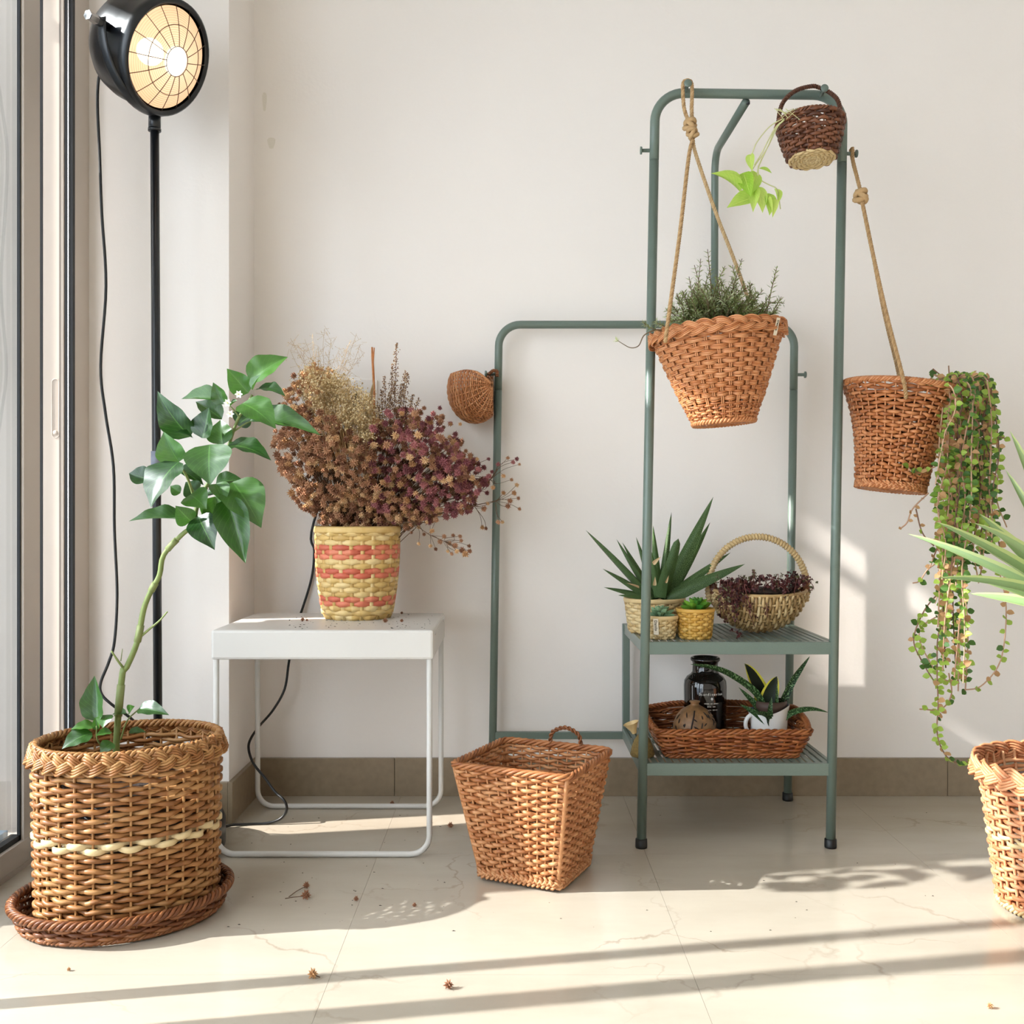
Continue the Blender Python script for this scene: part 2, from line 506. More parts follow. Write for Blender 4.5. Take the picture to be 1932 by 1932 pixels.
def mat_marble():
    m, nt, b = mat_new('marble_floor'); N, L = nt.nodes, nt.links
    b.inputs['Roughness'].default_value = 0.16
    g = N.new('ShaderNodeNewGeometry')
    n1 = N.new('ShaderNodeTexNoise'); n1.inputs['Scale'].default_value = 2.2; n1.inputs['Detail'].default_value = 8; n1.inputs['Roughness'].default_value = 0.6
    mp = N.new('ShaderNodeMapping'); mp.inputs['Scale'].default_value = (0.6, 1.6, 1); L.new(g.outputs['Position'], mp.inputs[0]); L.new(mp.outputs[0], n1.inputs['Vector'])
    r = N.new('ShaderNodeValToRGB'); r.color_ramp.elements[0].position = 0.3; r.color_ramp.elements[0].color = srgb(174, 162, 145)
    r.color_ramp.elements[1].position = 0.7; r.color_ramp.elements[1].color = srgb(192, 181, 164)
    L.new(n1.outputs['Fac'], r.inputs['Fac'])
    # fine dark veins along warped cell borders
    n2 = N.new('ShaderNodeTexNoise'); n2.inputs['Scale'].default_value = 6; n2.inputs['Detail'].default_value = 6; L.new(g.outputs['Position'], n2.inputs['Vector'])
    vm = N.new('ShaderNodeVectorMath'); vm.operation = 'MULTIPLY_ADD'; vm.inputs[1].default_value = (0.35, 0.35, 0); L.new(n2.outputs['Color'], vm.inputs[0]); L.new(g.outputs['Position'], vm.inputs[2])
    vo = N.new('ShaderNodeTexVoronoi'); vo.feature = 'DISTANCE_TO_EDGE'; vo.inputs['Scale'].default_value = 2.6; L.new(vm.outputs[0], vo.inputs['Vector'])
    lt = N.new('ShaderNodeMapRange'); lt.inputs['From Min'].default_value = 0.0; lt.inputs['From Max'].default_value = 0.012; lt.inputs['To Min'].default_value = 0.45; lt.inputs['To Max'].default_value = 0.0
    L.new(vo.outputs['Distance'], lt.inputs['Value'])
    n3 = N.new('ShaderNodeTexNoise'); n3.inputs['Scale'].default_value = 3.1; L.new(g.outputs['Position'], n3.inputs['Vector'])
    ms = N.new('ShaderNodeMapRange'); ms.inputs['From Min'].default_value = 0.45; ms.inputs['From Max'].default_value = 0.65; L.new(n3.outputs['Fac'], ms.inputs['Value'])
    mu = N.new('ShaderNodeMath'); mu.operation = 'MULTIPLY'; L.new(lt.outputs[0], mu.inputs[0]); L.new(ms.outputs[0], mu.inputs[1])
    mx = N.new('ShaderNodeMix'); mx.data_type = 'RGBA'; mx.inputs[7].default_value = srgb(116, 94, 72)
    L.new(mu.outputs[0], mx.inputs[0]); L.new(r.outputs['Color'], mx.inputs[6]); L.new(mx.outputs[2], b.inputs['Base Color'])
    return m
M_marble = mat_marble()

def mat_glass(name, tint=(0.93, 0.97, 1.0, 1), refl=0.06):
    m, nt, b = mat_new(name); N, L = nt.nodes, nt.links
    N.remove(b)
    t = N.new('ShaderNodeBsdfTransparent'); t.inputs[0].default_value = tint
    g = N.new('ShaderNodeBsdfGlossy'); g.inputs['Roughness'].default_value = 0.02
    fr = N.new('ShaderNodeLayerWeight'); fr.inputs['Blend'].default_value = 0.15
    mr = N.new('ShaderNodeMapRange'); mr.inputs['To Min'].default_value = refl; mr.inputs['To Max'].default_value = 0.5; L.new(fr.outputs['Facing'], mr.inputs['Value'])
    mx = N.new('ShaderNodeMixShader'); L.new(mr.outputs[0], mx.inputs[0]); L.new(t.outputs[0], mx.inputs[1]); L.new(g.outputs[0], mx.inputs[2])
    L.new(mx.outputs[0], N['Material Output'].inputs['Surface'])
    return m
M_glass = mat_glass('window_glass')

# ------------------------------------------------------------------ room
XW, YB, ZC = -1.05, 2.78, 2.70
def bx(lo, hi, tone=0.5):
    mb = MB(); mb.box(lo, hi, tone); return mb

floor = struct('floor', bx((-1.3, -2.6, -0.06), (3.2, 2.9, -0.004)), M_base)
x = -0.30 - 0.6 * 2
tile_me = {}
while x < 3.0:
    y = 2.30 + 0.6
    x0, x1 = max(x, -1.05), min(x + 0.6, 3.0)
    while y > -2.5:
        y0, y1 = max(y - 0.6, -2.5), min(y, 2.78)
        if x1 - x0 > 0.01 and y1 - y0 > 0.01:
            key = (round(x1 - x0, 3), round(y1 - y0, 3))
            if key not in tile_me:
                tile_me[key] = bx((0.00025, 0.00025, -0.02), (x1 - x0 - 0.00025, y1 - y0 - 0.00025, 0)).mesh('tile', False)
            t = obj('tile', tile_me[key], M_marble, floor, smooth=False); t.location = (x0, y0, 0)
        y -= 0.6
    x += 0.6

wb = struct('wall_back', bx((-1.3, YB, -0.05), (3.2, YB + 0.12, ZC)), M_wall)
struct('wall_corner', bx((-1.30, 2.533, -0.05), (-0.699, YB, ZC)), M_wall)
struct('wall_right', bx((3.0, -2.5, -0.05), (3.12, YB, ZC)), M_wall)
struct('wall_rear', bx((-1.3, -2.62, -0.05), (3.2, -2.5, ZC)), M_wall)
struct('ceiling', bx((-1.3, -2.5, ZC), (3.2, 2.9, ZC + 0.1)), M_ceil)
wlft = MB(); wlft.box((-1.28, -2.5, 2.13), (XW, 2.533, ZC)); wlft.box((-1.28, -2.5, -0.05), (XW, -1.6, 2.13))
struct('wall_left', wlft, M_wall)
# chips in the paint of the back wall
for (cx, cy, w, h) in ((499, 192, 4, 22), (512, 270, 7, 13)):
    c = P(cx, cy, YB); mb = MB(); n = 14
    V = [(c.x, YB - 0.0006, c.z)] + [(c.x + w / F * YB * math.cos(a) * (1 + .25 * math.sin(3 * a)), YB - 0.0003, c.z + h / F * YB * math.sin(a) * (1 + .2 * math.cos(2 * a))) for a in np.linspace(0, 2 * PI, n, False)]
    mb.add(V, [(0, 1 + i, 1 + (i + 1) % n) for i in range(n)])
    obj('paint_chip', mb, M_chip, wb)

def bb_piece(lo, hi, par):
    return obj('slab', bx(lo, hi), M_base, par, smooth=False, bevel=0.001)
bbb = bpy.data.objects.new('baseboard_back', None); COL.objects.link(bbb); bbb['kind'] = 'structure'
xs = [-0.699, -0.317, 1.176, 2.6, 3.0]
for a, b_ in zip(xs[:-1], xs[1:]): bb_piece((a + 0.0006, YB - 0.012, 0), (b_ - 0.0006, YB, 0.102), bbb)
bbs = bpy.data.objects.new('baseboard_corner', None); COL.objects.link(bbs); bbs['kind'] = 'structure'
bb_piece((-0.699, 2.521, 0), (-0.687, YB - 0.012, 0.102), bbs); bb_piece((-1.05, 2.521, 0), (-0.6995, 2.533, 0.102), bbs)

# ------------------------------------------------------------------ sliding window in the left wall
win = bpy.data.objects.new('window_1', None); COL.objects.link(win); win.location = (-1.08, 1.0, 0); win['kind'] = 'structure'
def wpart(name, lo, hi, mat, bevel=0.002, **k):
    return obj(name, bx(lo, hi), mat, win, smooth=False, bevel=bevel, **k)
wpart('sash_stile', (-1.060, 2.206, 0.06), (-1.050, 2.283, 2.10), M_frame)
wpart('sash_bead', (-1.062, 2.200, 0.06), (-1.056, 2.206, 2.08), M_gasket, 0)
wpart('sash_rail', (-1.085, 0.2, 0.012), (-1.048, 2.283, 0.062), M_frame)
wpart('sash_rail', (-1.085, -1.6, 2.06), (-1.048, 2.283, 2.12), M_frame)
wpart('sash_bead', (-1.078, 0.2, 0.062), (-1.056, 2.206, 0.074), M_gasket, 0)
jamb = wpart('jamb', (-1.113, 2.432, 0.0), (-1.063, 2.450, 2.13), M_frame)
wpart('jamb_groove_shade', (-1.0735, 2.4305, 0.0), (-1.0705, 2.4325, 2.13), mat_plain('painted_groove_shade', srgb(120, 110, 102), 0.5), 0)  # raised darker strip, a groove's shade put into its colour
wpart('gasket', (-1.130, 2.432, 0.0), (-1.113, 2.450, 2.13), M_gasket, 0)
wpart('brush_seal', (-1.063, 2.436, 0.0), (-1.0545, 2.450, 2.13), M_gasket, 0)
wpart('track_lip', (-1.0545, 2.434, 0.0), (-1.0520, 2.450, 2.13), M_steel, 0)
wpart('brush_seal', (-1.0520, 2.438, 0.0), (-1.0440, 2.450, 2.13), M_gasket, 0)
wpart('casing', (-1.30, 2.450, 0.0), (-1.0440, 2.533, 2.13), M_frame)
# pull in the jamb: flat face, the recess shade put into its colour
zz0, zz1 = P(105, 826, 2.432).z, P(105, 715, 2.432).z; xp = P(105, 0, 2.432).x
mb = MB(); ring = []
for k in range(24):
    a = 2 * PI * k / 24
    ring.append((xp + 0.0085 * math.cos(a), 2.4315, 0.5 * (zz0 + zz1) + 0.0085 * math.sin(a) + (0.5 * (zz1 - zz0) - 0.0085) * (1 if math.sin(a) >= 0 else -1)))
mb.tube(ring, 0.0013, 6, closed=True)
obj('pull_rim', mb, M_frame, win)
mb = MB(); mb.add(ring, [tuple(range(24))]); obj('pull_shade', mb, mat_plain('pull_shadow', srgb(176, 164, 152), 0.5), win, smooth=False)
mb = MB(); mb.lathe([(0, 0.003), (0.005, 0.003), (0.006, 0)], (xp, 2.4315, zz0 + 0.012), 14, (0, -1, 0)); obj('lock_button', mb, M_frame, win)
mb = MB()
for k in range(14): mb.box((-1.088, 2.284, 0.008 + k * 0.0062), (-1.049, 2.313, 0.0118 + k * 0.0062))
mb.box((-1.09, 2.284, 0), (-1.056, 2.313, 0.09)); obj('ribbed_cover', mb, M_frame, win, smooth=False)
wpart('outer_stile', (-1.33, 2.668, -0.02), (-1.295, 2.716, 2.6), M_framew)
wpart('outer_rail', (-1.16, 1.0, 0.0), (-1.12, 2.28, 0.06), M_framew)
wpart('window_pane', (-1.070, 1.445, 0.07), (-1.064, 2.27, 2.08), M_glass, 0)
# stiles towards the camera, out of frame, whose shadows cross the floor
wpart('sash_stile', (-1.075, 1.533, 0.06), (-1.050, 1.566, 2.10), M_frame)
wpart('sash_stile', (-1.115, 1.385, 0.06), (-1.080, 1.433, 2.10), M_frame)
wpart('window_pane', (-1.102, -0.1, 0.07), (-1.096, 1.385, 2.08), M_glass, 0)
wpart('sash_stile', (-1.115, -0.14, 0.06), (-1.080, -0.10, 2.10), M_frame)
wpart('window_pane', (-1.102, -1.58, 0.07), (-1.096, -0.14, 2.08), M_glass, 0)
wpart('sill_track', (-1.20, -1.6, -0.05), (-1.050, 2.53, 0.012), M_frame)

# balcony outside
struct('wall_outside', bx((-4.6, 2.72, -0.3), (-1.31, 2.9, 3.6)), M_render)
blocker = MB(); blocker.box((-1.42, 1.83, -0.3), (-1.33, 2.280, 1.05)); blocker.box((-1.42, 1.83, 1.05), (-1.33, 2.333, 1.80)); blocker.box((-1.42, 1.83, 1.80), (-1.33, 2.22, 1.93)); blocker.box((-1.42, 2.316, 1.80), (-1.33, 2.333, 1.93)); blocker.box((-1.42, 1.83, 1.93), (-1.33, 2.333, 2.10))  # unseen blocker added outside; its edges and hole shape the sun patches
blocker.box((-1.42, 2.387, -0.3), (-1.33, 2.60, 3.0)); blocker.box((-1.39, 2.333, 2.085), (-1.36, 2.72, 2.115))  # added return keeps sun off the jamb, bar casts the slanted band
struct('sun_blocker', blocker, M_render)
struct('floor_balcony', bx((-4.6, -2.6, -0.3), (-1.21, 2.72, -0.02)), M_ext_floor)

# wall socket behind the flowers
sk = thing('wall_socket', 'pale wall socket half hidden behind the dried flowers', 'socket', P(690, 745, YB))
c = P(683, 742, YB)
obj('cover_plate', bx((c.x - 0.042, YB - 0.008, c.z - 0.036), (c.x + 0.042, YB, c.z + 0.036)), M_wall, sk, smooth=False, bevel=0.002)

# ------------------------------------------------------------------ floor lamp
LX, LY = -0.805, 2.335
lamp = thing('floor_lamp', 'tall black floor lamp with a lit caged spotlight head', 'lamp', (LX, LY, 0))
mb = MB(); mb.lathe([(0, 0), (0.145, 0), (0.148, 0.006), (0.148, 0.062), (0.143, 0.074), (0.132, 0.080), (0.03, 0.084), (0.016, 0.09), (0, 0.09)], (LX, LY, 0), 48)
obj('base', mb, M_black, lamp)
ptop = Vector((-0.812, 2.33, 1.658))
mb = MB(); mb.tube([(LX, LY, 0.08), ptop], 0.0098, 14); obj('pole', mb, M_black, lamp)
mb = MB(); mb.tube([ptop + Vector((0, 0, -0.022)), ptop + Vector((0, 0, 0.01))], 0.0135, 14); mb.tube([ptop + Vector((0, 0, -0.026)), ptop + Vector((0, 0, -0.020))], 0.0145, 14)
obj('collar', mb, M_black, lamp)
mb = MB(); c = P(294, 868, 2.33); mb.tube([c + Vector((0, 0, -0.02)), c + Vector((0, 0, 0.02))], 0.0108, 14); obj('pole_joint', mb, mat_plain('grey_plastic', srgb(120, 124, 138), 0.4), lamp)
hn = Vector((math.sin(1.204) * math.cos(-.43), -math.cos(1.204) * math.cos(-.43), math.sin(-.43)))
hc = Vector((-0.7642, 2.27, 1.7721))
pv = Vector((-hn.y, hn.x, 0)).normalized() * -1     # pivot axis, towards the camera
if pv.y > 0: pv = -pv
bc = hc - hn * 0.062
shell = MB()
shell.lathe([(0.112, 0.004), (0.118, 0.010), (0.124, 0.006), (0.125, -0.012), (0.121, -0.022), (0.1195, -0.05), (0.117, -0.085), (0.108, -0.115), (0.088, -0.142), (0.06, -0.16), (0.03, -0.169), (0, -0.171)], hc, 56, hn)
head = obj('lamp_head', shell, M_black, lamp)
mb = MB(); mb.lathe([(0.108, 0.0), (0.104, -0.03), (0.085, -0.08), (0.05, -0.11), (0, -0.118)], hc, 48, hn)
obj('reflector', mb, mat_plain('cream_reflector', srgb(232, 212, 190), 0.45), head)
# ribbed glass dome; alternating ring tints stand for refraction at the ribs
def lens_mat():
    m, nt, b = mat_new('ribbed_lens'); N, L = nt.nodes, nt.links
    N.remove(b)
    t = N.new('ShaderNodeBsdfTransparent'); t.inputs[0].default_value = (1.0, 0.95, 0.88, 1)
    d = N.new('ShaderNodeBsdfTranslucent'); at = N.new('ShaderNodeAttribute'); at.attribute_name = 'tone'; cr = N.new('ShaderNodeValToRGB'); cr.color_ramp.elements[0].color = (0.62, 0.54, 0.47, 1); cr.color_ramp.elements[1].color = (1.0, 0.93, 0.86, 1); L.new(at.outputs['Fac'], cr.inputs[0]); L.new(cr.outputs[0], d.inputs[0])
    g = N.new('ShaderNodeBsdfGlossy'); g.inputs['Roughness'].default_value = 0.08
    m1 = N.new('ShaderNodeMixShader'); m1.inputs[0].default_value = 0.5; L.new(t.outputs[0], m1.inputs[1]); L.new(d.outputs[0], m1.inputs[2])
    m2 = N.new('ShaderNodeMixShader'); m2.inputs[0].default_value = 0.07; L.new(m1.outputs[0], m2.inputs[1]); L.new(g.outputs[0], m2.inputs[2])
    L.new(m2.outputs[0], N['Material Output'].inputs['Surface'])
    return m
mb = MB(); prof = []
for k in range(49):
    r = 0.108 * (1 - k / 48); prof.append((r, 0.026 * (1 - (r / 0.108) ** 2) + 0.0012 * (k % 2)))
mb.lathe(prof, hc, 56, hn); mb.t[0] = np.repeat(np.arange(49) % 2, 56).astype(float); obj('lens', mb, lens_mat(), head)
M_bulb, nt, b = mat_new('lit_bulb'); b.inputs['Emission Color'].default_value = (1.0, 0.88, 0.72, 1); b.inputs['Emission Strength'].default_value = 7.0
mb = MB(); bcn = hc - hn * 0.05; mb.lathe([(0, -0.029)] + [(0.029 * math.sin(a), -0.029 * math.cos(a)) for a in np.linspace(0.2, PI - 0.2, 10)] + [(0, 0.029)], bcn, 24, hn); obj('bulb', mb, M_bulb, head)
M_hub, nt, b = mat_new('glowing_hub'); b.inputs['Base Color'].default_value = srgb(255, 238, 210); b.inputs['Emission Color'].default_value = (1.0, 0.88, 0.66, 1); b.inputs['Emission Strength'].default_value = 3.0  # hub's own emission stands for bulb light shining through it
mb = MB(); mb.lathe([(0.031, 0.0255), (0.0305, 0.029), (0.018, 0.0315), (0, 0.0325)], hc, 32, hn); obj('lens_hub', mb, M_hub, head)
# wire guard
hu = hn.cross(Vector((0, 0, 1))).normalized(); hv = hu.cross(hn)
def dome(r, a, up=0.0035): return hc + (hu * math.cos(a) + hv * math.sin(a)) * r + hn * (0.030 * (1 - (r / 0.116) ** 2) + up)
M_wire = mat_plain('dark_wire', srgb(70, 48, 34), 0.4, metal=0.3)
mb = MB()
for k in range(16): mb.tube([dome(r, 2 * PI * (k + .3) / 16) for r in np.linspace(0.031, 0.115, 7)], 0.0009, 5)
for r in (0.0315, 0.074): mb.tube([dome(r, a) for a in np.linspace(0, 2 * PI, 40, False)], 0.0009, 5, closed=True)
obj('wire_guard', mb, M_wire, head)
# yoke
mb = MB(); Ry = 0.137; dn = Vector((0, 0, -1)); yp = [bc + pv * Ry + dn * -0.012]
for a in np.linspace(0, PI, 26): yp.append(bc + pv * Ry * math.cos(a) + dn * Ry * math.sin(a))
yp.append(bc - pv * Ry + dn * -0.012)
axn = pv.cross(dn)
mb.tube(yp, 0.0130, 8, normals=[tuple(axn)] * len(yp)); 
# flatten the tube into a band: squeeze across the radius
V = mb.v[0].reshape(-1, 8, 3)
for i, p in enumerate(yp):
    rad = np.array((Vector(p) - bc).normalized()); q = V[i] - np.array(p); V[i] = np.array(p) + q - 0.8 * np.outer(q @ rad, rad)
mb.v[0] = V.reshape(-1, 3); obj('yoke', mb, M_black, lamp)
mb = MB(); mb.lathe([(0, 0.118), (0.009, 0.118), (0.010, 0.150), (0, 0.150)], bc, 6, pv); obj('pivot_bolt', mb, M_black, lamp)
mb = MB(); mb.lathe([(0.0, 0.146), (0.0085, 0.146), (0.0105, 0.152), (0.0085, 0.172), (0.0105, 0.176), (0, 0.178)], bc, 6, pv); obj('knob', mb, M_steel, lamp, smooth=False, label='chrome tightening knob')
pts = [P(193, 134, 2.33), P(186, 150, 2.35), P(184, 200, 2.36), P(188, 290, 2.38), P(192, 400, 2.38), P(200, 540, 2.38), P(190, 690, 2.38), P(199, 780, 2.38), P(214, 880, 2.38), P(216, 1000, 2.38), P(221, 1120, 2.38), P(216, 1210, 2.37), P(205, 1250, 2.36), P(190, 1288, 2.35), P(192, 1310, 2.34), P(212, 1330, 2.34), P(250, 1358, 2.36), P(285, 1400, 2.36), Vector((-0.83, 2.40, 0.16)), Vector((-0.83, 2.40, 0.08))]
mb = MB(); mb.tube(catmull(pts, 6), 0.0033, 8); obj('power_cord', mb, M_cord, lamp)
pts = [P(592, 985, 2.765), P(593, 1040, 2.765), P(588, 1090, 2.77), P(570, 1150, 2.765), P(556, 1190, 2.765), P(545, 1250, 2.74), P(537, 1300, 2.72), P(515, 1340, 2.71), P(491, 1368, 2.70), P(474, 1392, 2.66), P(469, 1412, 2.63), P(478, 1440, 2.60), P(500, 1468, 2.56), P(520, 1495, 2.53), P(533, 1515, 2.50)]
pts = pts[:-1] + [P(536, 1510, 2.515), P(541, 1527, 2.515), P(530, 1544, 2.515), P(505, 1553, 2.515), P(470, 1555, 2.51), P(440, 1556, 2.495), Vector((-0.695, 2.465, 0.012)), Vector((-0.72, 2.44, 0.035)), Vector((-0.74, 2.42, 0.04))]
pts[0:0] = [P(600, 900, 2.765), P(640, 800, 2.77), P(672, 750, 2.77)]
mb = MB(); mb.tube(catmull(pts, 6), 0.0034, 8); obj('power_cord', mb, M_cord, lamp)

# ------------------------------------------------------------------ white side table
TX0, TX1, TY0, TY1, TZ = -0.667, -0.174, 2.270, 2.660, 0.5055
tab = thing('side_table', 'white metal side table with a boxy top and sled legs', 'table', ((TX0 + TX1) / 2, (TY0 + TY1) / 2, 0))
mb = MB(); mb.box((TX0, TY0, 0.4395), (TX1, TY1, TZ)); obj('tabletop', mb, M_white, tab, smooth=False, bevel=0.006)
for yy in (TY0 + 0.009, TY1 - 0.009):
    a = 0.0095
    pth = fillet([(TX0 + a, yy, 0.44), (TX0 + a, yy, 0.0066), (TX1 - a, yy, 0.0066), (TX1 - a, yy, 0.44)], 0.042, 8)
    mb = MB(); mb.tube(pth, 0.0066, 10); obj('leg_frame', mb, M_white, tab)
for yy in (TY0 + 0.05, TY1 - 0.06):
    mb = MB(); mb.lathe([(0.0035, 0), (0.0035, 0.001), (0, 0.0012)], (TX1, yy, 0.492), 12, (1, 0, 0)); obj('screw', mb, M_steel, tab)

# ------------------------------------------------------------------ green plant rack
RF, RB = 2.345, 2.73
rack = thing('plant_rack', 'tall green-grey tubular metal rack with two slatted shelves', 'rack', (0.52, 2.5, 0))
pr = 0.0109
A = [P(1210, 1599, RF), P(1236.5, 175, RF), P(1590.5, 180, RF), P(1567, 1599, RF)]
A[0].z = A[3].z = 0.0
pth = fillet(A, 0.066, 10)
def split_post(pts, ztop):  # cut a path at a height
    return pts
mb = MB(); mb.tube(np.array([A[0], A[0].lerp(A[1], 0.91)]), pr, 16); obj('front_post', mb, M_green, rack)
mb = MB(); mb.tube(np.array([A[3], A[3].lerp(A[2], 0.91)]), pr, 16); obj('front_post', mb, M_green, rack)
mid = [A[0].lerp(A[1], 0.9108), A[1], A[2], A[3].lerp(A[2], 0.9108)]
mb = MB(); mb.tube(fillet(mid, 0.066, 10), pr, 16); obj('top_arch', mb, M_green, rack)
Bk = [P(928, 1510, RB), P(941.5, 612.5, RB), P(1499, 612.5, RB), P(1486, 1510, RB)]
Bk[0].z = Bk[3].z = 0
pb = 0.0105
for e, t in ((0, 1), (3, 2)):
    mb = MB(); mb.tube(np.array([Bk[e], Bk[e].lerp(Bk[t], 0.862)]), pb, 16); obj('back_post', mb, M_green, rack)
mb = MB(); mb.tube(fillet([Bk[0].lerp(Bk[1], 0.863), Bk[1], Bk[2], Bk[3].lerp(Bk[2], 0.863)], 0.058, 10), pb, 16); obj('back_arch', mb, M_green, rack)
for p in (A[0], A[3], Bk[0], Bk[3]):
    mb = MB(); mb.lathe([(0, 0), (0.0135, 0), (0.014, 0.004), (0.0135, 0.020), (0.011, 0.021)], p, 16); obj('foot_cap', mb, M_foot, rack)
# brace from the top arch back and down to the low frame
s = P(1408, 188, RF); e = P(1348, 612, RB)
mb = MB(); mb.tube(fillet([(s.x, RF + 0.005, s.z - 0.004), (0.540, RB, s.z + 0.012), (e.x, RB, e.z)], 0.05, 8), 0.0098, 14); obj('brace', mb, M_green, rack)
# bars
z = P(0, 1387, RB).z
mb = MB(); mb.box((P(930, 0, RB).x, RB - 0.008, z - 0.0095), (P(1182, 0, RB).x, RB + 0.008, z + 0.0095)); obj('lower_bar', mb, M_green, rack, smooth=False, bevel=0.002)
mb = MB(); xx = P(1181, 0, RB).x; mb.box((xx - 0.0095, RB - 0.009, 0.165), (xx + 0.0095, RB + 0.009, 0.470)); obj('shelf_post', mb, M_green, rack, smooth=False, bevel=0.002)
SHZ = (0.470, 0.193)
slat_me = None
for zt, x0, x1 in ((SHZ[0], 0.3035, 0.7365), (SHZ[1], 0.2985, 0.7318)):
    y0, y1 = RF, RB - 0.004
    mb = MB()
    mb.box((x0 + 0.008, y0 - 0.006, zt - 0.028), (x1 - 0.008, y0 + 0.006, zt + 0.0005))
    mb.box((x0 - 0.004, y1 - 0.006, zt - 0.026), (x1, y1 + 0.006, zt))
    mb.box((x0 - 0.006, y0 + 0.006, zt - 0.026), (x0 + 0.004, y1 - 0.006, zt)); mb.box((x1 - 0.004, y0 + 0.006, zt - 0.026), (x1 + 0.006, y1 - 0.006, zt))
    fr = obj('shelf_frame', mb, M_green, rack, smooth=False, bevel=0.0015)
    n = 25; pitch = (x1 - x0 - 0.008) / n
    if slat_me is None:
        q = MB(); q.box((-0.0055, y0 + 0.006, -0.003), (0.0055, y1 - 0.006, 0.0)); slat_me = q.mesh('slat', False)
    for k in range(n):
        o = obj('slat', slat_me, M_green, fr); o.location = (x0 + 0.004 + pitch * (k + 0.5), 0, zt)
    mb = MB()
    for yy in (y0 + 0.13, y0 + 0.25): mb.box((x0, yy - 0.008, zt - 0.010), (x1, yy + 0.008, zt - 0.003))
    obj('cross_strip', mb, M_green, fr, smooth=False)
def peg(c, d, L=0.022):
    mb = MB(); mb.lathe([(0.0042, 0), (0.0042, L - 0.004), (0.0085, L - 0.004), (0.009, L - 0.001), (0.0085, L), (0, L)], c, 14, d); return obj('peg', mb, M_green, rack)
peg(P(1226, 284, RF), (-1, 0, 0)); peg(P(1596, 290, RF), (1, 0, 0), 0.026)
peg(P(1505, 707, RB), (1, 0, 0)); peg(P(936, 706, RB), (-1, -0.2, 0), 0.03)
TOPL = P(1292, 170, RF); TOPR = P(1545, 177, RF)
peg(TOPL + Vector((0, -0.009, -0.006)), (0, -1, 0.12), 0.036); peg(TOPR + Vector((0, -0.009, -0.008)), (0, -1, 0.1), 0.036)
mb = MB(); c = P(1411, 190, RF); mb.lathe([(0.004, 0), (0.004, 0.003), (0, 0.004)], (c.x, RF - 0.002, c.z - 0.006), 10, (0, -0.3, -1)); obj('screw', mb, M_foot, rack)

# ------------------------------------------------------------------ wicker materials
W_honey = mat_tone('honey_willow', [srgb(96, 56, 27), srgb(149, 98, 53), srgb(178, 133, 83)], 0.42)
W_brown = mat_tone('brown_willow', [srgb(77, 40, 21), srgb(126, 74, 40), srgb(157, 106, 66)], 0.42)
W_orange = mat_tone('orange_willow', [srgb(139, 77, 39), srgb(186, 117, 68), srgb(208, 146, 99)], 0.42)
W_buff = mat_tone('buff_willow', [srgb(136, 78, 41), srgb(179, 117, 71), srgb(201, 146, 100)], 0.42)
W_dark = mat_tone('dark_willow', [srgb(62, 32, 19), srgb(101, 58, 37), srgb(134, 85, 56)], 0.4)
W_pale = mat_tone('pale_cane', [srgb(191, 160, 109), srgb(220, 198, 152)], 0.45)
W_rust = mat_tone('rust_willow', [srgb(90, 42, 16), srgb(141, 78, 37), srgb(163, 104, 58)], 0.42)
W_peach = mat_tone('peach_willow', [srgb(164, 86, 46), srgb(202, 130, 86), srgb(219, 164, 121)], 0.45)
W_yellow = mat_tone('yellow_straw', [srgb(178, 140, 78), srgb(214, 178, 108), srgb(234, 208, 152)], 0.45, nz_amt=0.5)
W_red = mat_tone('red_straw', [srgb(186, 84, 64), srgb(212, 112, 84), srgb(228, 142, 108)], 0.45)
W_gold = mat_tone('gold_straw', [srgb(158, 109, 34), srgb(191, 145, 61), srgb(210, 171, 95)], 0.45, nz_amt=0.5)
W_sand = mat_tone('sand_straw', [srgb(173, 142, 89), srgb(202, 174, 123), srgb(217, 197, 152)], 0.45, nz_amt=0.5)
W_egg = mat_tone('natural_reed', [srgb(139, 108, 65), srgb(186, 155, 106), srgb(213, 191, 146)], 0.45)
W_rope = mat_tone('jute_rope', [srgb(145, 111, 72), srgb(182, 148, 104), srgb(201, 173, 133)], 0.8, nscale=300)
M_tag = mat_plain('cloth_tag', srgb(240, 228, 206), 0.8)
M_ink = mat_plain('black_ink', srgb(40, 34, 30), 0.7)

def rect_outline(w, d, rc, n=10):
    pts = []
    for (sx, sy, a0) in ((1, -1, -PI / 2), (1, 1, 0), (-1, 1, PI / 2), (-1, -1, PI)):
        cx, cy = sx * (w - rc), sy * (d - rc)
        for k in range(n + 1):
            a = a0 + PI / 2 * k / n
            pts.append((cx + rc * math.cos(a), cy + rc * math.sin(a)))
    pts.append(pts[0]); pts = np.array(pts)
    # densify the straight runs
    out = []
    for a, b in zip(pts[:-1], pts[1:]):
        m = max(1, int(np.linalg.norm(b - a) / 0.006))
        for k in range(m): out.append(a + (b - a) * k / m)
    out.append(pts[-1]); out = np.array(out)
    return out[:, 0] / w, out[:, 1] / d

def lerp(a, b): return lambda v: a + (b - a) * v
def roty(deg): return Matrix.Rotation(math.radians(deg), 3, 'Y')

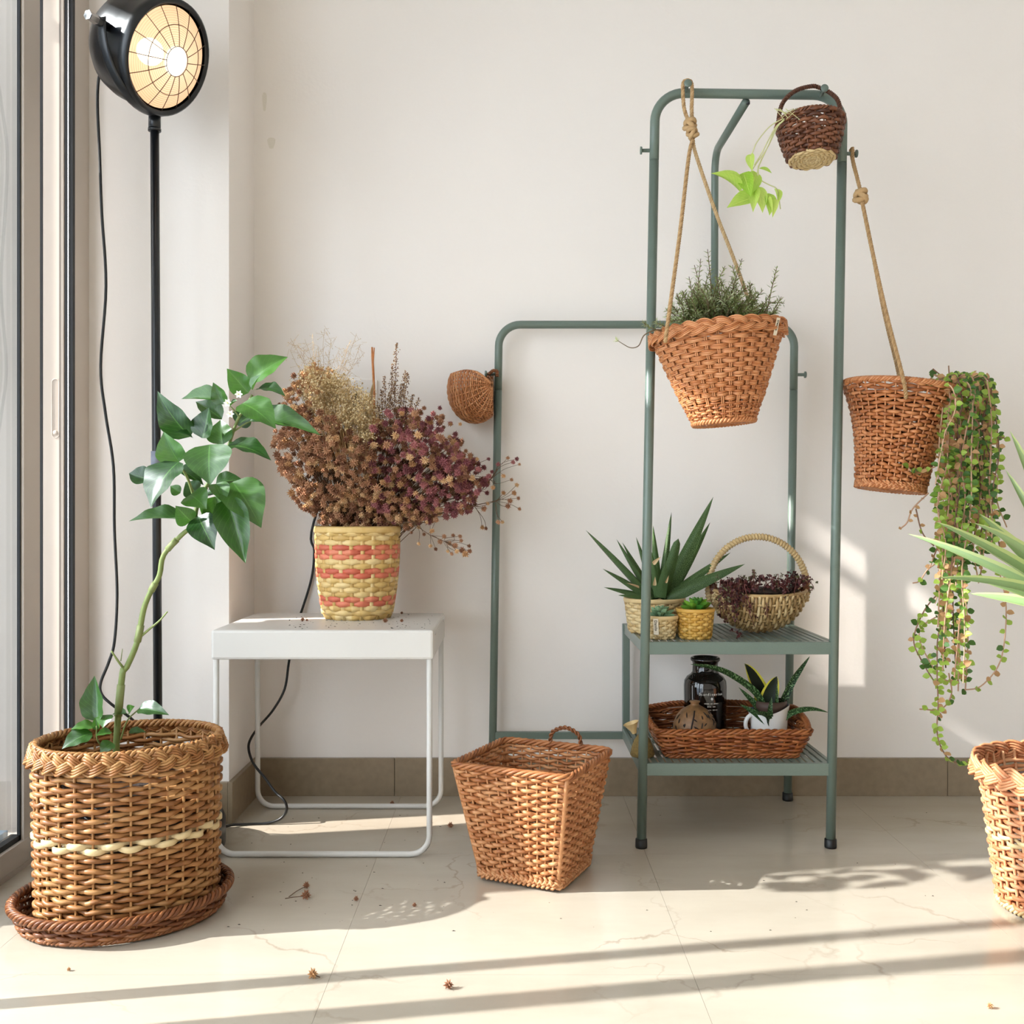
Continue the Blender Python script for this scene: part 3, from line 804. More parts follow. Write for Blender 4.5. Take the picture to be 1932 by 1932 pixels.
# ------------------------------------------------------------------ big oval floor basket with its saucer
PC = Vector((-0.733, 1.965, 0.0))
t = thing('wicker_saucer', 'shallow oval wicker tray under the big planter basket', 'tray', (-0.742, 1.962, 0))
S = Surf(lambda v: 0.180 + 0.014 * v, lambda v: 0.152 + 0.014 * v, lerp(0.004, 0.045), loc=(-0.742, 1.962, 0), rz=math.radians(28))
mb = MB(); stakes(mb, S, 44, 0.0024, 0.0, 1.0, 4); weave_rows(mb, S, 44, np.linspace(0.12, 0.72, 5), 0.0036, 0.0034, per=4, slant=0.001)
obj('woven_side', mb, W_brown, t, kind='stuff')
mb = MB(); rope_rim(mb, S, 1.0, 26, 0.006, 0.0038, 4, off=0.002); rope_rim(mb, S, 0.04, 40, 0.003, 0.003, 3, dv=0.003); obj('rolled_rim', mb, W_brown, t)
mb = MB(); base_disc(mb, S, 0.05, 14, 0.0042, lift=0.002, seg=72); obj('base', mb, W_brown, t, kind='stuff')

t = thing('planter_basket', 'large oval honey wicker basket holding the pepper plant', 'basket', (PC.x, PC.y, 0.010))
S = Surf(lambda v: 0.160 + 0.006 * v, lambda v: 0.136 + 0.006 * v, lerp(0.0, 0.312), loc=(PC.x, PC.y, 0.011), rz=math.radians(28))
rows = np.linspace(0.025, 0.955, 33)
pale = {16, 17}
mb = MB(); weave_rows(mb, S, 30, [v for i, v in enumerate(rows) if i not in pale], 0.0047, 0.0045, per=6, slant=0.0007, toneper=True, tone=(0.25, 0.95))
stakes(mb, S, 30, 0.0026, 0.0, 0.99, 12, tone=(0.7, 1.0), off=0.0015)
obj('woven_wall', mb, W_honey, t, kind='stuff')
mb = MB(); weave_rows(mb, S, 30, [rows[16], rows[17]], 0.0062, 0.0065, per=6, flat=0.5, tone=(0.7, 1)); obj('pale_band', mb, W_pale, t, label='pale band woven round the middle')
mb = MB(); braid(mb, S, 0.985, 11, 0.0120, 0.0055, 0.0026, 3, 4, off=0.007, dv=0.001, per=14, lean=0.25); rope_rim(mb, S, 1.02, 30, 0.005, 0.0036, 3, dv=0.004); obj('braided_rim', mb, W_honey, t)
mb = MB(); base_disc(mb, S, 0.0, 12, 0.0048, lift=0.003, seg=72); obj('base', mb, W_honey, t, kind='stuff')

# ------------------------------------------------------------------ square waste basket
t = thing('waste_basket', 'square tapered wicker basket with a twisted loop handle on its back rim', 'basket', (0.05, 2.185, 0))
ol = rect_outline(1, 1, 0.16)
S = Surf(lambda v: 0.088 + 0.042 * v, lambda v: 0.088 + 0.042 * v, lerp(0.006, 0.243), outline=ol, loc=(0.05, 2.183, 0), rz=math.radians(-24.5), shear=(-0.006, 0.004))
mb = MB(); weave_rows(mb, S, 44, np.linspace(0.10, 0.955, 27), 0.0040, 0.0043, per=5, slant=0.0012, toneper=True, tone=(0.2, 0.95))
stakes(mb, S, 44, 0.0022, 0.0, 1.0, 8, tone=(0.7, 1.0), off=0.0012)
obj('woven_wall', mb, W_buff, t, kind='stuff')
for k in range(4):
    mb = MB(); a = PI / 4 + k * PI / 2; u = k / 4 + 0.0163
    p, n, d = S(np.full(8, u), np.linspace(0.02, 1.0, 8)); mb.tube(p + n * 0.002, 0.0052, 7, tone=0.8)
    obj('corner_rod', mb, W_buff, t)
mb = MB(); rope_rim(mb, S, 1.0, 15, 0.0050, 0.0036, 4, off=0.001, tone=(0.1, 0.8)); obj('rolled_rim', mb, W_buff, t)
mb = MB(); braid(mb, S, 0.045, 22, 0.007, 0.004, 0.0032, 3, 2, off=0.003, dv=0.001, per=10, lean=0.1); obj('braided_foot', mb, W_buff, t)
mb = MB(); base_disc(mb, S, 0.03, 9, 0.0045, lift=0.002, seg=72, n_sp=10); obj('base', mb, W_buff, t, kind='stuff')
p, n, d = S(np.array([0.585, 0.685]), np.array([1.0, 1.0]))
u0 = min(np.arange(0, 1, 0.002), key=lambda u: abs((lambda q: q[0] / q[1] * F + 966 - 1066)(S(np.array([u]), np.array([1.0]))[0][0])) + (900 if S(np.array([u]), np.array([1.0]))[0][0][1] < 2.22 else 0))
p, n, d = S(np.array([u0 - 0.036, u0 + 0.036]), np.array([1.0, 1.0]))
a, b = p; up = np.array([0, 0, 1.0])
hp = catmull([a - up * 0.012, a + up * 0.012, a * .9 + b * .1 + up * 0.030, (a + b) / 2 + up * 0.041, a * .1 + b * .9 + up * 0.030, b + up * 0.012, b - up * 0.012], 6)
mb = MB(); twisted(mb, hp, 0.0027, 0.0026, 7, 2, tone=(0.1, 0.6)); obj('loop_handle', mb, W_brown, t)

# ------------------------------------------------------------------ basket at the right edge with its yucca
RC = (1.078, 1.985)
t = thing('planter_basket', 'tall peach wicker basket cut by the right picture edge', 'basket', (RC[0], RC[1], 0))
S = Surf(lambda v: 0.124 + 0.034 * v + 0.004 * v ** 6, lambda v: 0.124 + 0.034 * v + 0.004 * v ** 6, lerp(0.004, 0.275), loc=(RC[0], RC[1], 0))
rows = np.linspace(0.05, 0.9, 24); pl = {12, 13}
mb = MB(); weave_rows(mb, S, 36, [v for i, v in enumerate(rows) if i not in pl], 0.0042, 0.0042, per=5, flat=0.8, toneper=True, tone=(0.3, 1.0))
stakes(mb, S, 36, 0.0030, 0.0, 0.98, 8, tone=(0.7, 1.0), off=0.0014); obj('woven_wall', mb, W_peach, t, kind='stuff')
mb = MB(); weave_rows(mb, S, 36, [rows[12], rows[13]], 0.0046, 0.0052, per=5, flat=0.5, tone=(0.5, 1)); obj('pale_band', mb, W_pale, t, label='pale band woven round the middle')
mb = MB(); braid(mb, S, 0.975, 9, 0.0130, 0.006, 0.0030, 3, 4, off=0.008, per=14, lean=0.3); obj('braided_rim', mb, W_peach, t)
mb = MB(); rope_rim(mb, S, 0.02, 26, 0.005, 0.0036, 3); obj('rolled_foot', mb, W_pale, t)
mb = MB(); base_disc(mb, S, 0.02, 10, 0.0048, lift=0.002); obj('base', mb, W_peach, t, kind='stuff')

# ------------------------------------------------------------------ baskets hung on the rack
def rope(mb, pts, r=0.0042, turns=None):
    c = catmull(pts, 8)
    L = np.linalg.norm(np.diff(c, axis=0), axis=1).sum()
    twisted(mb, c, r * 0.52, r * 0.60, turns or L / 0.018, 3, 6, n_per=8)
def knot(mb, c, r, ax):
    ax = Vector(ax).normalized(); u = ax.orthogonal().normalized(); v = ax.cross(u)
    pts = []
    for k in range(60):
        a = 2 * PI * k / 60 * 3
        rr = r * (1 + 0.22 * math.cos(a * 2 / 3 * 2))
        pts.append(Vector(c) + (u * math.cos(a) + v * math.sin(a)) * rr * 0.8 + ax * (r * 0.9 * math.sin(a * 2 / 3 + .6)))
    mb.tube(pts, r * 0.52, 7, closed=True, tone=0.55)
    for s_ in (-1, 1): mb.tube([Vector(c) - ax * r * 1.2 + u * s_ * r * .3, Vector(c) + v * s_ * r * .3, Vector(c) + ax * r * 1.2 + u * s_ * r * .3], r * 0.45, 6, tone=0.6)

HB = P(1366, 800, 2.275)
t = thing('hanging_basket', 'large tapered orange wicker basket hung by jute rope from the top bar', 'basket', HB, 'baskets hung on the rack')
S = Surf(lambda v: 0.064 + 0.078 * v ** 0.95, lambda v: 0.064 + 0.078 * v ** 0.95, lerp(0.0, 0.205), loc=HB, tilt=roty(-4.5))
HS = S
v1 = np.linspace(0.06, 0.20, 7); v2 = np.linspace(0.245, 0.90, 15)
mb = MB(); weave_rows(mb, S, 32, v1, 0.0028, 0.0028, per=4)
for k, v in enumerate(v2):
    for s_ in (-1, 0, 1):
        weave_rows(mb, S, 32, [v + s_ * 0.0155], 0.0024, 0.0046, per=4, sides=5, phase0=k, tone=(0.35, 1.0), jit=0.0006)
stakes(mb, S, 32, 0.0017, 0.0, 1.0, 8, double=0.0019, tone=(0.8, 1.0), off=0.0016); obj('woven_wall', mb, W_orange, t, kind='stuff')
mb = MB(); braid(mb, S, 0.975, 9, 0.0100, 0.0048, 0.0020, 3, 4, off=0.007, per=14, lean=0.3); rope_rim(mb, S, 0.995, 24, 0.004, 0.0030, 3); obj('braided_rim', mb, W_orange, t)
mb = MB(); rope_rim(mb, S, 0.02, 18, 0.0045, 0.0032, 3); obj('rolled_foot', mb, W_orange, t)
mb = MB(); base_disc(mb, S, 0.02, 7, 0.0045, lift=0.0, seg=48, n_sp=8); obj('base', mb, W_orange, t, kind='stuff')
mb = MB()
pk = TOPL + Vector((0, -0.034, -0.004)); kn = P(1303, 240, 2.315); kn2 = P(1307, 262, 2.31)
for dx in (-1, 1): rope(mb, [P(1303 + dx * 3, 232, 2.315), P(1298 + dx * 7, 205, 2.312), pk + Vector((dx * 0.0105, -0.002, -0.012)), pk + Vector((dx * 0.0085, 0, 0.008)), pk + Vector((0, 0, 0.0125))])
rope(mb, [kn2, P(1299, 300, 2.28), P(1284, 430, 2.21), P(1268, 550, 2.165), P(1257, 630, 2.150), P(1255, 646, 2.153)])
rope(mb, [kn2, P(1313, 292, 2.31), P(1350, 400, 2.345), P(1385, 490, 2.375), P(1410, 560, 2.385), P(1424, 612, 2.385)])
obj('rope', mb, W_rope, t)
mb = MB(); knot(mb, P(1302, 236, 2.313), 0.0115, (0.2, 0, 1)); knot(mb, P(1306, 251, 2.31), 0.010, (0.6, 0.1, -1)); obj('rope_knot', mb, W_rope, t)
# cloth tag looped over the rim
u = 0.78 + 0.115
def tag_strip(S, u, v0, v1, off, w, n=8):
    p, nn, d = S(np.full(n, u), np.linspace(v0, v1, n)); tdir = np.cross(d, nn)
    q = p + nn * off; return np.concatenate([q - tdir * w, q + tdir * w]), [(i, i + 1, n + i + 1, n + i) for i in range(n - 1)], p, nn, d, tdir
u = min(np.arange(0, 1, 0.004), key=lambda u: abs((lambda q: q[0] / q[1] * F + 966 - 1453)(S(np.array([u]), np.array([.93]))[0][0])) + (900 if S(np.array([u]), np.array([.93]))[0][0][1] > 2.275 else 0))
V, fs, p, nn, d, tdir = tag_strip(S, u, 0.86, 1.03, 0.0155, 0.0064)
mb = MB(); mb.add(V, fs); tg = obj('cloth_tag', mb, M_tag, t)
def on_surface(p, nn, d, tdir, off, flip=False):
    M = Matrix.Identity(4); x = Vector(d) * (-1); z = Vector(nn); y = z.cross(x)
    M.col[0][:3] = x; M.col[1][:3] = y; M.col[2][:3] = z; M.translation = Vector(p) + Vector(nn) * off; return M
text_mesh('Danilo', 0.0085, on_surface(p[4], nn[4], d[4], tdir[4], 0.0162), 'tag_lettering', M_ink, tg)

# small bucket basket on the right of the top bar
SB = P(1532, 301, 2.265)
t = thing('bucket_basket', 'small dark brown wicker bucket hung by its arched handle', 'basket', SB, 'baskets hung on the rack')
tl = Matrix.Rotation(math.radians(-6), 3, 'X') @ roty(-1)
S = Surf(lambda v: 0.047 + 0.024 * v ** 0.8, lambda v: 0.047 + 0.024 * v ** 0.8, lerp(0.0, 0.085), loc=SB, tilt=tl)
mb = MB(); weave_rows(mb, S, 22, np.linspace(0.06, 0.98, 13), 0.0042, 0.0036, per=5, toneper=True); stakes(mb, S, 22, 0.0018, 0, 1.0, 6, off=0.0016, tone=(0.7, 1)); obj('woven_wall', mb, W_dark, t, kind='stuff')
mb = MB(); rope_rim(mb, S, 1.0, 18, 0.0035, 0.0026, 3); obj('rolled_rim', mb, W_dark, t)
mb = MB(); base_disc(mb, S, 0.01, 8, 0.0036, lift=0.0, seg=66, n_sp=11, amp=0.002); obj('base', mb, W_pale, t, kind='stuff', label='pale woven base')
p, n, d = S(np.array([0.5, 0.0]), np.array([0.98, 0.98]))
pk = TOPR + Vector((0, -0.026, 0.008))
hp = catmull([p[0] - d[0] * .02, p[0], P(1476, 196, 2.28), P(1500, 172, 2.30), P(1530, 163, 2.312), np.array(P(1545, 165, 2.315)) , P(1565, 174, 2.305), P(1582, 192, 2.285), p[1], p[1] - d[1] * .02], 6)
mb = MB(); mb.tube(hp, 0.0040, 8, tone=0.3); twisted(mb, hp, 0.0038, 0.0016, 34, 2, 5, tone=(0.2, 0.7)); obj('arched_handle', mb, W_dark, t)

# flared basket on the right post
SR = P(1679, 926, 2.345)
t = thing('hanging_basket', 'flared wicker basket hung by rope beside the right rack post', 'basket', SR, 'baskets hung on the rack')
S = Surf(lambda v: 0.072 + 0.020 * v + 0.037 * v ** 3, lambda v: 0.072 + 0.020 * v + 0.037 * v ** 3, lerp(0.0, 0.236), loc=SR, tilt=roty(7))
RS = S
mb = MB(); weave_rows(mb, S, 34, np.linspace(0.10, 0.985, 28), 0.0042, 0.0040, per=5, toneper=True, tone=(0.1, 0.8)); stakes(mb, S, 34, 0.0020, 0, 1.0, 10, tone=(0.7, 1.0), off=0.0016); obj('woven_wall', mb, W_orange, t, kind='stuff')
mb = MB(); rope_rim(mb, S, 1.0, 30, 0.0042, 0.0030, 4); obj('rolled_rim', mb, W_orange, t)
mb = MB(); braid(mb, S, 0.04, 18, 0.006, 0.003, 0.0025, 3, 2, off=0.002, per=10, lean=0.1); obj('braided_foot', mb, W_orange, t)
mb = MB(); base_disc(mb, S, 0.02, 8, 0.0042, seg=48, n_sp=8); obj('base', mb, W_orange, t, kind='stuff')
mb = MB(); pk = P(1607, 290, 2.345)
for dy in (-1, 1): rope(mb, [P(1624, 362, 2.335 + .004 * dy), P(1617, 335, 2.34 + dy * .005), P(1609, 303, 2.345 + dy * 0.0075), pk + Vector((0, dy * 0.006, 0.008)), pk + Vector((0, 0, 0.0105))])
rope(mb, [P(1626, 378, 2.33), P(1645, 470, 2.29), P(1672, 590, 2.245), P(1698, 690, 2.215), P(1708, 735, 2.212), P(1709, 752, 2.222)])
rope(mb, [P(1626, 378, 2.34), P(1645, 470, 2.375), P(1668, 590, 2.42), P(1692, 690, 2.455), P(1700, 735, 2.462)])
obj('rope', mb, W_rope, t)
mb = MB(); knot(mb, P(1624, 370, 2.333), 0.0125, (0.1, 0, 1)); obj('rope_knot', mb, W_rope, t)

# ------------------------------------------------------------------ ribbed (egg) baskets
def egg(mb_w, mb_r, C, ax, e1, e2, Ra, R1, R2, f0, f1, n_rib, n_row, rr, rw, amp, sq=1.0, tone=(0.1, 0.9), rib_t=(0.3, 0.8)):
    C, ax, e1, e2 = (np.array(q, float) for q in (C, ax, e1, e2))
    def pt(th, ph):
        s_ = np.abs(np.sin(th)) ** sq
        return C + np.outer(np.cos(th) * Ra, ax) + (s_ * R1 * np.cos(ph))[:, None] * e1 + (s_ * R2 * np.sin(ph))[:, None] * e2
    def nr(th, ph):
        q = np.outer(np.cos(th) / Ra, ax) + (np.sin(th) / R1 * np.cos(ph))[:, None] * e1 + (np.sin(th) / R2 * np.sin(ph))[:, None] * e2
        return q / np.linalg.norm(q, axis=1, keepdims=True)
    for k in range(n_rib):
        ph = f0 + (f1 - f0) * k / (n_rib - 1); th = np.linspace(0.06, PI - 0.06, 26)
        mb_r.tube(pt(th, np.full(26, ph)), rr * (1.6 if k in (0, n_rib - 1) else 1), 6, tone=rnd.uniform(*rib_t))
    for j in range(n_row):
        th0 = 0.14 + (PI - 0.28) * (j + 0.5) / n_row
        m = (n_rib - 1) * 5 + 1; ph = np.linspace(f0, f1, m); th = np.full(m, th0)
        w = np.cos(PI * (n_rib - 1) * np.linspace(0, 1, m) + j * PI)
        w = np.sign(w) * np.abs(w) ** .75
        nn = nr(th, ph); tap = 0.55 + 0.45 * math.sin(th0)
        mb_w.tube(pt(th, ph) + nn * (amp * w)[:, None], rw * tap, 5, tone=rnd.uniform(*tone), normals=nn, flat=0.8)

EC = Vector((0.607, 2.535, 0.578))
t = thing('egg_basket', 'round pale reed basket with a tall hoop handle on the upper shelf', 'basket', (EC.x, EC.y, 0.470))
mw, mr = MB(), MB()
egg(mw, mr, EC, (1, 0, 0), (0, -1, 0), (0, 0, -1), 0.116, 0.112, 0.1035, 0.10, PI - 0.10, 14, 40, 0.0028, 0.0042, 0.0034)
obj('woven_bowl', mw, W_egg, t, kind='stuff'); obj('ribs', mr, W_egg, t)
hp = [EC + Vector((0.122 * math.cos(a), 0, 0.128 * math.sin(a))) for a in np.linspace(-0.25, PI + 0.25, 40)]
mb = MB(); mb.tube(hp, 0.0070, 10, tone=0.75); twisted(mb, hp, 0.0068, 0.0026, 58, 1, 5, n_per=9, tone=(0.6, 0.9)); obj('hoop_handle', mb, W_egg, t)
for sx in (-1, 1):
    mb = MB(); c = EC + Vector((sx * 0.112, -0.018, 0.0))
    for k in range(9):
        a = rnd.uniform(0, PI); r = rnd.uniform(0.010, 0.018)
        q = [c + Vector((r * math.cos(b) * math.cos(a) * .6, -abs(r * math.sin(b)) * .5, r * math.cos(b) * math.sin(a) + r * .5 * math.sin(b))) for b in np.linspace(0, 2 * PI, 16, False)]
        mb.tube(q, 0.0034, 6, closed=True, tone=rnd.uniform(0.0, 0.5))
    obj('handle_binding', mb, W_brown, t)

LC = P(896, 704, 2.715)
t = thing('wall_basket', 'small round brown wicker pouch hung on the left back post', 'basket', (LC.x, LC.y, LC.z - 0.13), 'baskets hung on the rack')
mw, mr = MB(), MB()
axl = Vector((0.62, -0.75, 0.10)).normalized(); e2 = Vector((-0.10, 0.05, -1)); e2 = (e2 - axl * e2.dot(axl)).normalized(); e1 = axl.cross(e2)
if e1.x > 0: e1 = -e1
egg(mw, mr, LC + Vector((0.0, 0, -0.045)), axl, e1, e2, 0.072, 0.070, 0.086, -0.62, PI + 0.62, 20, 40, 0.0024, 0.0028, 0.0022, tone=(0.15, 0.75))
# flatten what would reach into the post and wall behind
for m_ in (mw, mr):
    for V in m_.v:
        V[:, 0] = np.minimum(V[:, 0], -0.0490); V[:, 1] = np.minimum(V[:, 1], 2.772)
        V[:, 2] = np.minimum(V[:, 2], LC.z + 0.002 * np.sin(V[:, 0] * 90))
obj('woven_bowl', mw, W_buff, t, kind='stuff'); obj('ribs', mr, W_buff, t)
mb = MB(); twisted(mb, [P(922, 706, 2.70), P(930, 699, 2.70), P(938, 700, 2.70), P(938, 710, 2.70)], 0.0025, 0.0024, 5, 2); obj('hanging_loop', mb, W_brown, t)

# ------------------------------------------------------------------ flat-straw baskets
def straw_basket(name, label, C, r0, r1, h, n, rows, mat, red=None, group=None, belly=0.0):
    t = thing(name, label, 'basket', C, group)
    f = lambda v: r0 + (r1 - r0) * v + belly * math.sin(min(1, max(0, v)) * PI) - (0.06 * r0 * (1 - v / 0.08) if v < 0.08 else 0)
    S = Surf(f, f, lerp(0.0, h), loc=C)
    vv = (np.arange(rows) + 0.6) / (rows + 0.6)
    rb = h / rows * 0.53
    mb = MB(); mr = MB()
    for j, v in enumerate(vv):
        m_ = mr if red and j in red else mb
        weave_rows(m_, S, n, [v], rb * 1.36, 0.0016, per=8, sides=4, flat=0.30, phase0=j, toneper=True, tone=(0.2, 0.95), jit=0.0004)
    stakes(mb, S, n, 2 * PI * (r0 + r1) / 2 / n * 0.27, 0.0, 1.0, 10, sides=4, flat=0.16, tone=(0.3, 0.9))
    obj('woven_wall', mb, mat, t, kind='stuff')
    if red: obj('red_bands', mr, W_red, t, kind='stuff', label='red straw bands')
    M = 60; u = np.arange(M) / M; p, nn, d = S(u, np.full(M, 0.985))
    mb = MB(); mb.tube(p + nn * 0.002, h / rows * 0.75, 6, closed=True, normals=nn, flat=0.35, tone=0.6); obj('rim_band', mb, mat, t)
    mb = MB(); mb.lathe([(0, 0.0012), (f(0.02) * 0.98, 0.0012), (f(0.02) * 0.98, 0.004), (0, 0.004)], C, 40); obj('base', mb, mat, t)
    return t, S

YC = Vector((-0.383, 2.545, TZ))
yb, YS = straw_basket('straw_basket', 'yellow straw basket with three red bands on the white table', YC, 0.083, 0.1025, 0.2215, 24, 19, W_yellow, red={3, 4, 9, 10, 13, 14, 15}, belly=0.006)

ZU, ZL = SHZ
ab, AS = straw_basket('straw_basket', 'wide sand straw pot under the spiky dark plant', Vector((0.352, 2.535, ZU)), 0.062, 0.0725, 0.082, 22, 10, W_sand, group='straw pots on the upper shelf')
b1, S1 = straw_basket('straw_basket', 'small sand straw pot with a cloth tag behind the left front post', Vector((0.3495, 2.41, ZU)), 0.031, 0.0385, 0.052, 18, 8, W_sand, group='straw pots on the upper shelf')
b2, S2 = straw_basket('straw_basket', 'small golden straw pot next to the hoop handled basket', Vector((0.431, 2.412, ZU)), 0.036, 0.0425, 0.068, 18, 10, W_gold, group='straw pots on the upper shelf')
u = min(np.arange(0, 1, 0.004), key=lambda u: abs((lambda q: q[0] / q[1] * F + 966 - 1239)(S1(np.array([u]), np.array([.6]))[0][0])) + (900 if S1(np.array([u]), np.array([.6]))[0][0][1] > 2.41 else 0))
V, fs, p, nn, d, tdir = tag_strip(S1, u, 0.26, 0.98, 0.0055, 0.0062)
mb = MB(); mb.add(V, fs); tg = obj('cloth_tag', mb, M_tag, b1)
text_mesh('Danilo', 0.0095, on_surface(p[4], nn[4], d[4], tdir[4], 0.0060), 'tag_lettering', M_ink, tg)

# ------------------------------------------------------------------ lower shelf
TC = Vector((0.515, 2.497, ZL))
t = thing('wicker_tray', 'rectangular rust wicker tray on the lower rack shelf', 'tray', TC)
ol = rect_outline(1.0, 1.0, 0.12)
S = Surf(lambda v: 0.153 + 0.027 * v, lambda v: 0.108 + 0.020 * v, lerp(0.003, 0.066), outline=ol, loc=TC)
mb = MB(); weave_rows(mb, S, 34, np.linspace(0.14, 0.94, 11), 0.0036, 0.0038, per=5, toneper=True, slant=0.0006); stakes(mb, S, 34, 0.0020, 0, 1, 5, tone=(0.7, 1), off=0.0018); obj('woven_wall', mb, W_rust, t, kind='stuff')
mb = MB(); rope_rim(mb, S, 1.0, 24, 0.0044, 0.0032, 3); obj('rolled_rim', mb, W_rust, t)
mb = MB(); rope_rim(mb, S, 0.04, 26, 0.0038, 0.0028, 3, dv=0.001); obj('rolled_foot', mb, W_rust, t)
mb = MB(); base_disc(mb, S, 0.03, 16, 0.0050, lift=0.0, seg=80, n_sp=16); obj('base', mb, W_rust, t, kind='stuff')
# raised ends of the tray
for sx in (-1, 1):
    mb = MB(); xe = TC.x + sx * 0.180
    q = catmull([(xe - sx * .004, TC.y - 0.108, ZL + 0.064), (xe + sx * 0.006, TC.y - 0.06, ZL + 0.074), (xe + sx * 0.009, TC.y, ZL + 0.082), (xe + sx * 0.009, TC.y + 0.06, ZL + 0.086), (xe, TC.y + 0.118, ZL + 0.078)], 8)
    twisted(mb, q, 0.0044, 0.0032, 9, 3)
    for f in (0.25, 0.5, 0.75):
        i = int(f * len(q)); mb.tube([q[i] + np.array((0, 0, -0.018)), q[i]], 0.003, 5)
    for dz in (-0.007, -0.013): mb.tube(q + np.array([-sx * 0.002, 0, dz]), 0.0026, 5, tone=0.4)
    obj('raised_end', mb, W_rust, t)
mb = MB(); q = catmull([(TC.x - 0.178, TC.y + 0.122, ZL + 0.074), (TC.x - 0.08, TC.y + 0.126, ZL + 0.086), (TC.x + 0.08, TC.y + 0.126, ZL + 0.086), (TC.x + 0.178, TC.y + 0.122, ZL + 0.074)], 10)
twisted(mb, q, 0.0044, 0.0032, 12, 3)
for dz in (-0.007, -0.013): mb.tube(q + np.array([0, 0, dz]), 0.0028, 5, tone=0.4)
obj('raised_back', mb, W_rust, t)
ZT = ZL + 0.0105

BC = Vector((0.4835, 2.566, ZT))
M_bottle = mat_plain('black_glass', srgb(14, 9, 8), 0.06, spec=0.8)
t = thing('glass_bottle', 'black wide-necked glass bottle with white lettering in the wicker tray', 'bottle', BC)
mb = MB(); mb.lathe([(0, 0), (0.046, 0), (0.0505, 0.004), (0.0515, 0.015), (0.053, 0.130), (0.0515, 0.143), (0.045, 0.153), (0.036, 0.159), (0.0318, 0.165), (0.0312, 0.184), (0.033, 0.190), (0.0365, 0.193), (0.0368, 0.198), (0.034, 0.201), (0.029, 0.200), (0.028, 0.185), (0.028, 0.165), (0, 0.165)], BC, 48)
bo = obj('bottle_body', mb, M_bottle, t)
M_let = mat_plain('white_print', srgb(226, 222, 214), 0.6)
def lab_text(s, size, zz, name='lettering'):
    for i, ch in enumerate(s):
        if ch == ' ': continue
        a = -PI / 2 + 0.10 + (i - (len(s) - 1) / 2) * size * 0.56 / 0.053
        r = 0.0535 * (0.9725 + (zz / 0.13) * 0.0275) + 0.0002
        n = Vector((math.cos(a), math.sin(a), 0)); x = Vector((-math.sin(a), math.cos(a), 0))
        M = Matrix.Identity(4); M.col[0][:3] = x; M.col[1][:3] = (0, 0, 1); M.col[2][:3] = n; M.translation = BC + n * r + Vector((0, 0, zz))
        text_mesh(ch, size, M, 'letter', M_let, t)
lab_text('Scandinavian', 0.0092, 0.116)
fp = MB()
for zz, words in ((0.0935, (5, 2, 5)), (0.086, (4, 3)), (0.078, (6, 5))):
    tot = sum(words) + len(words) - 1; k = 0
    for w_ in words:
        for q in range(w_):
            a = -PI / 2 + 0.10 + (k - (tot - 1) / 2) * 0.0026 / 0.053; k += 1; hh = rnd.choice((0.0010, 0.0014))
            n = Vector((math.cos(a), math.sin(a), 0)); x = Vector((-math.sin(a), math.cos(a), 0)) * 0.0008; o = BC + n * 0.0537 + Vector((0, 0, zz)); u_ = Vector((0, 0, hh))
            fp.add([o - x - u_, o + x - u_, o + x * 0.6 + u_, o - x + u_], [(0, 1, 2, 3)])
        k += 1
obj('fine_print', fp, M_let, t, kind='stuff', smooth=False)
mb = MB(); a = -PI / 2 + 0.12; c = BC + Vector((math.cos(a), math.sin(a), 0)) * 0.0536 + Vector((0, 0, 0.105)); mb.add([c + Vector((0, 0, .0042)), c + Vector((.0032, 0, 0)), c + Vector((0, 0, -.0042)), c + Vector((-.0032, 0, 0))], [(0, 1, 2, 3)]); obj('diamond_mark', mb, M_let, t)

GC = Vector((0.436, 2.447, ZT))
M_gourd = mat_plain('carved_gourd', srgb(120, 86, 52), 0.5, noise=0.45, nscale=45)
t = thing('gourd_ornament', 'squat carved brown gourd with dark markings in front of the black bottle', 'ornament', GC)
gp = [(0, 0), (0.030, 0), (0.043, 0.010), (0.0505, 0.028), (0.0525, 0.045), (0.0500, 0.062), (0.043, 0.078), (0.031, 0.092), (0.016, 0.101), (0.0105, 0.104)]
mb = MB(); mb.lathe(gp + [(0.0095, 0.108), (0.0125, 0.1105), (0.0125, 0.1130), (0, 0.1135)], GC, 40); obj('gourd_body', mb, M_gourd, t)
def gpt(a, h, o=0.0004):
    r = np.interp(h, [g[1] for g in gp[1:]], [g[0] for g in gp[1:]]) + o
    return GC + Vector((r * math.cos(a), r * math.sin(a), h))
M_mark = mat_plain('carved_line', srgb(24, 14, 10), 0.7)
mb = MB()
mb.tube([gpt(-PI / 2 - 0.25 - 0.1 * math.sin(h * 40), h) for h in np.linspace(0.03, 0.094, 10)], 0.0018, 5)
for k in range(70):
    a = rnd.uniform(-PI, PI); h = rnd.uniform(0.035, 0.09); l = rnd.uniform(0.005, 0.013); s_ = rnd.uniform(-.25, .25)
    mb.tube([gpt(a + s_ * f, h + l * (f - .5)) for f in (0, .33, .66, 1)], [0.0005, 0.0017, 0.0017, 0.0005], 5)
obj('carved_marks', mb, M_mark, t, kind='stuff')

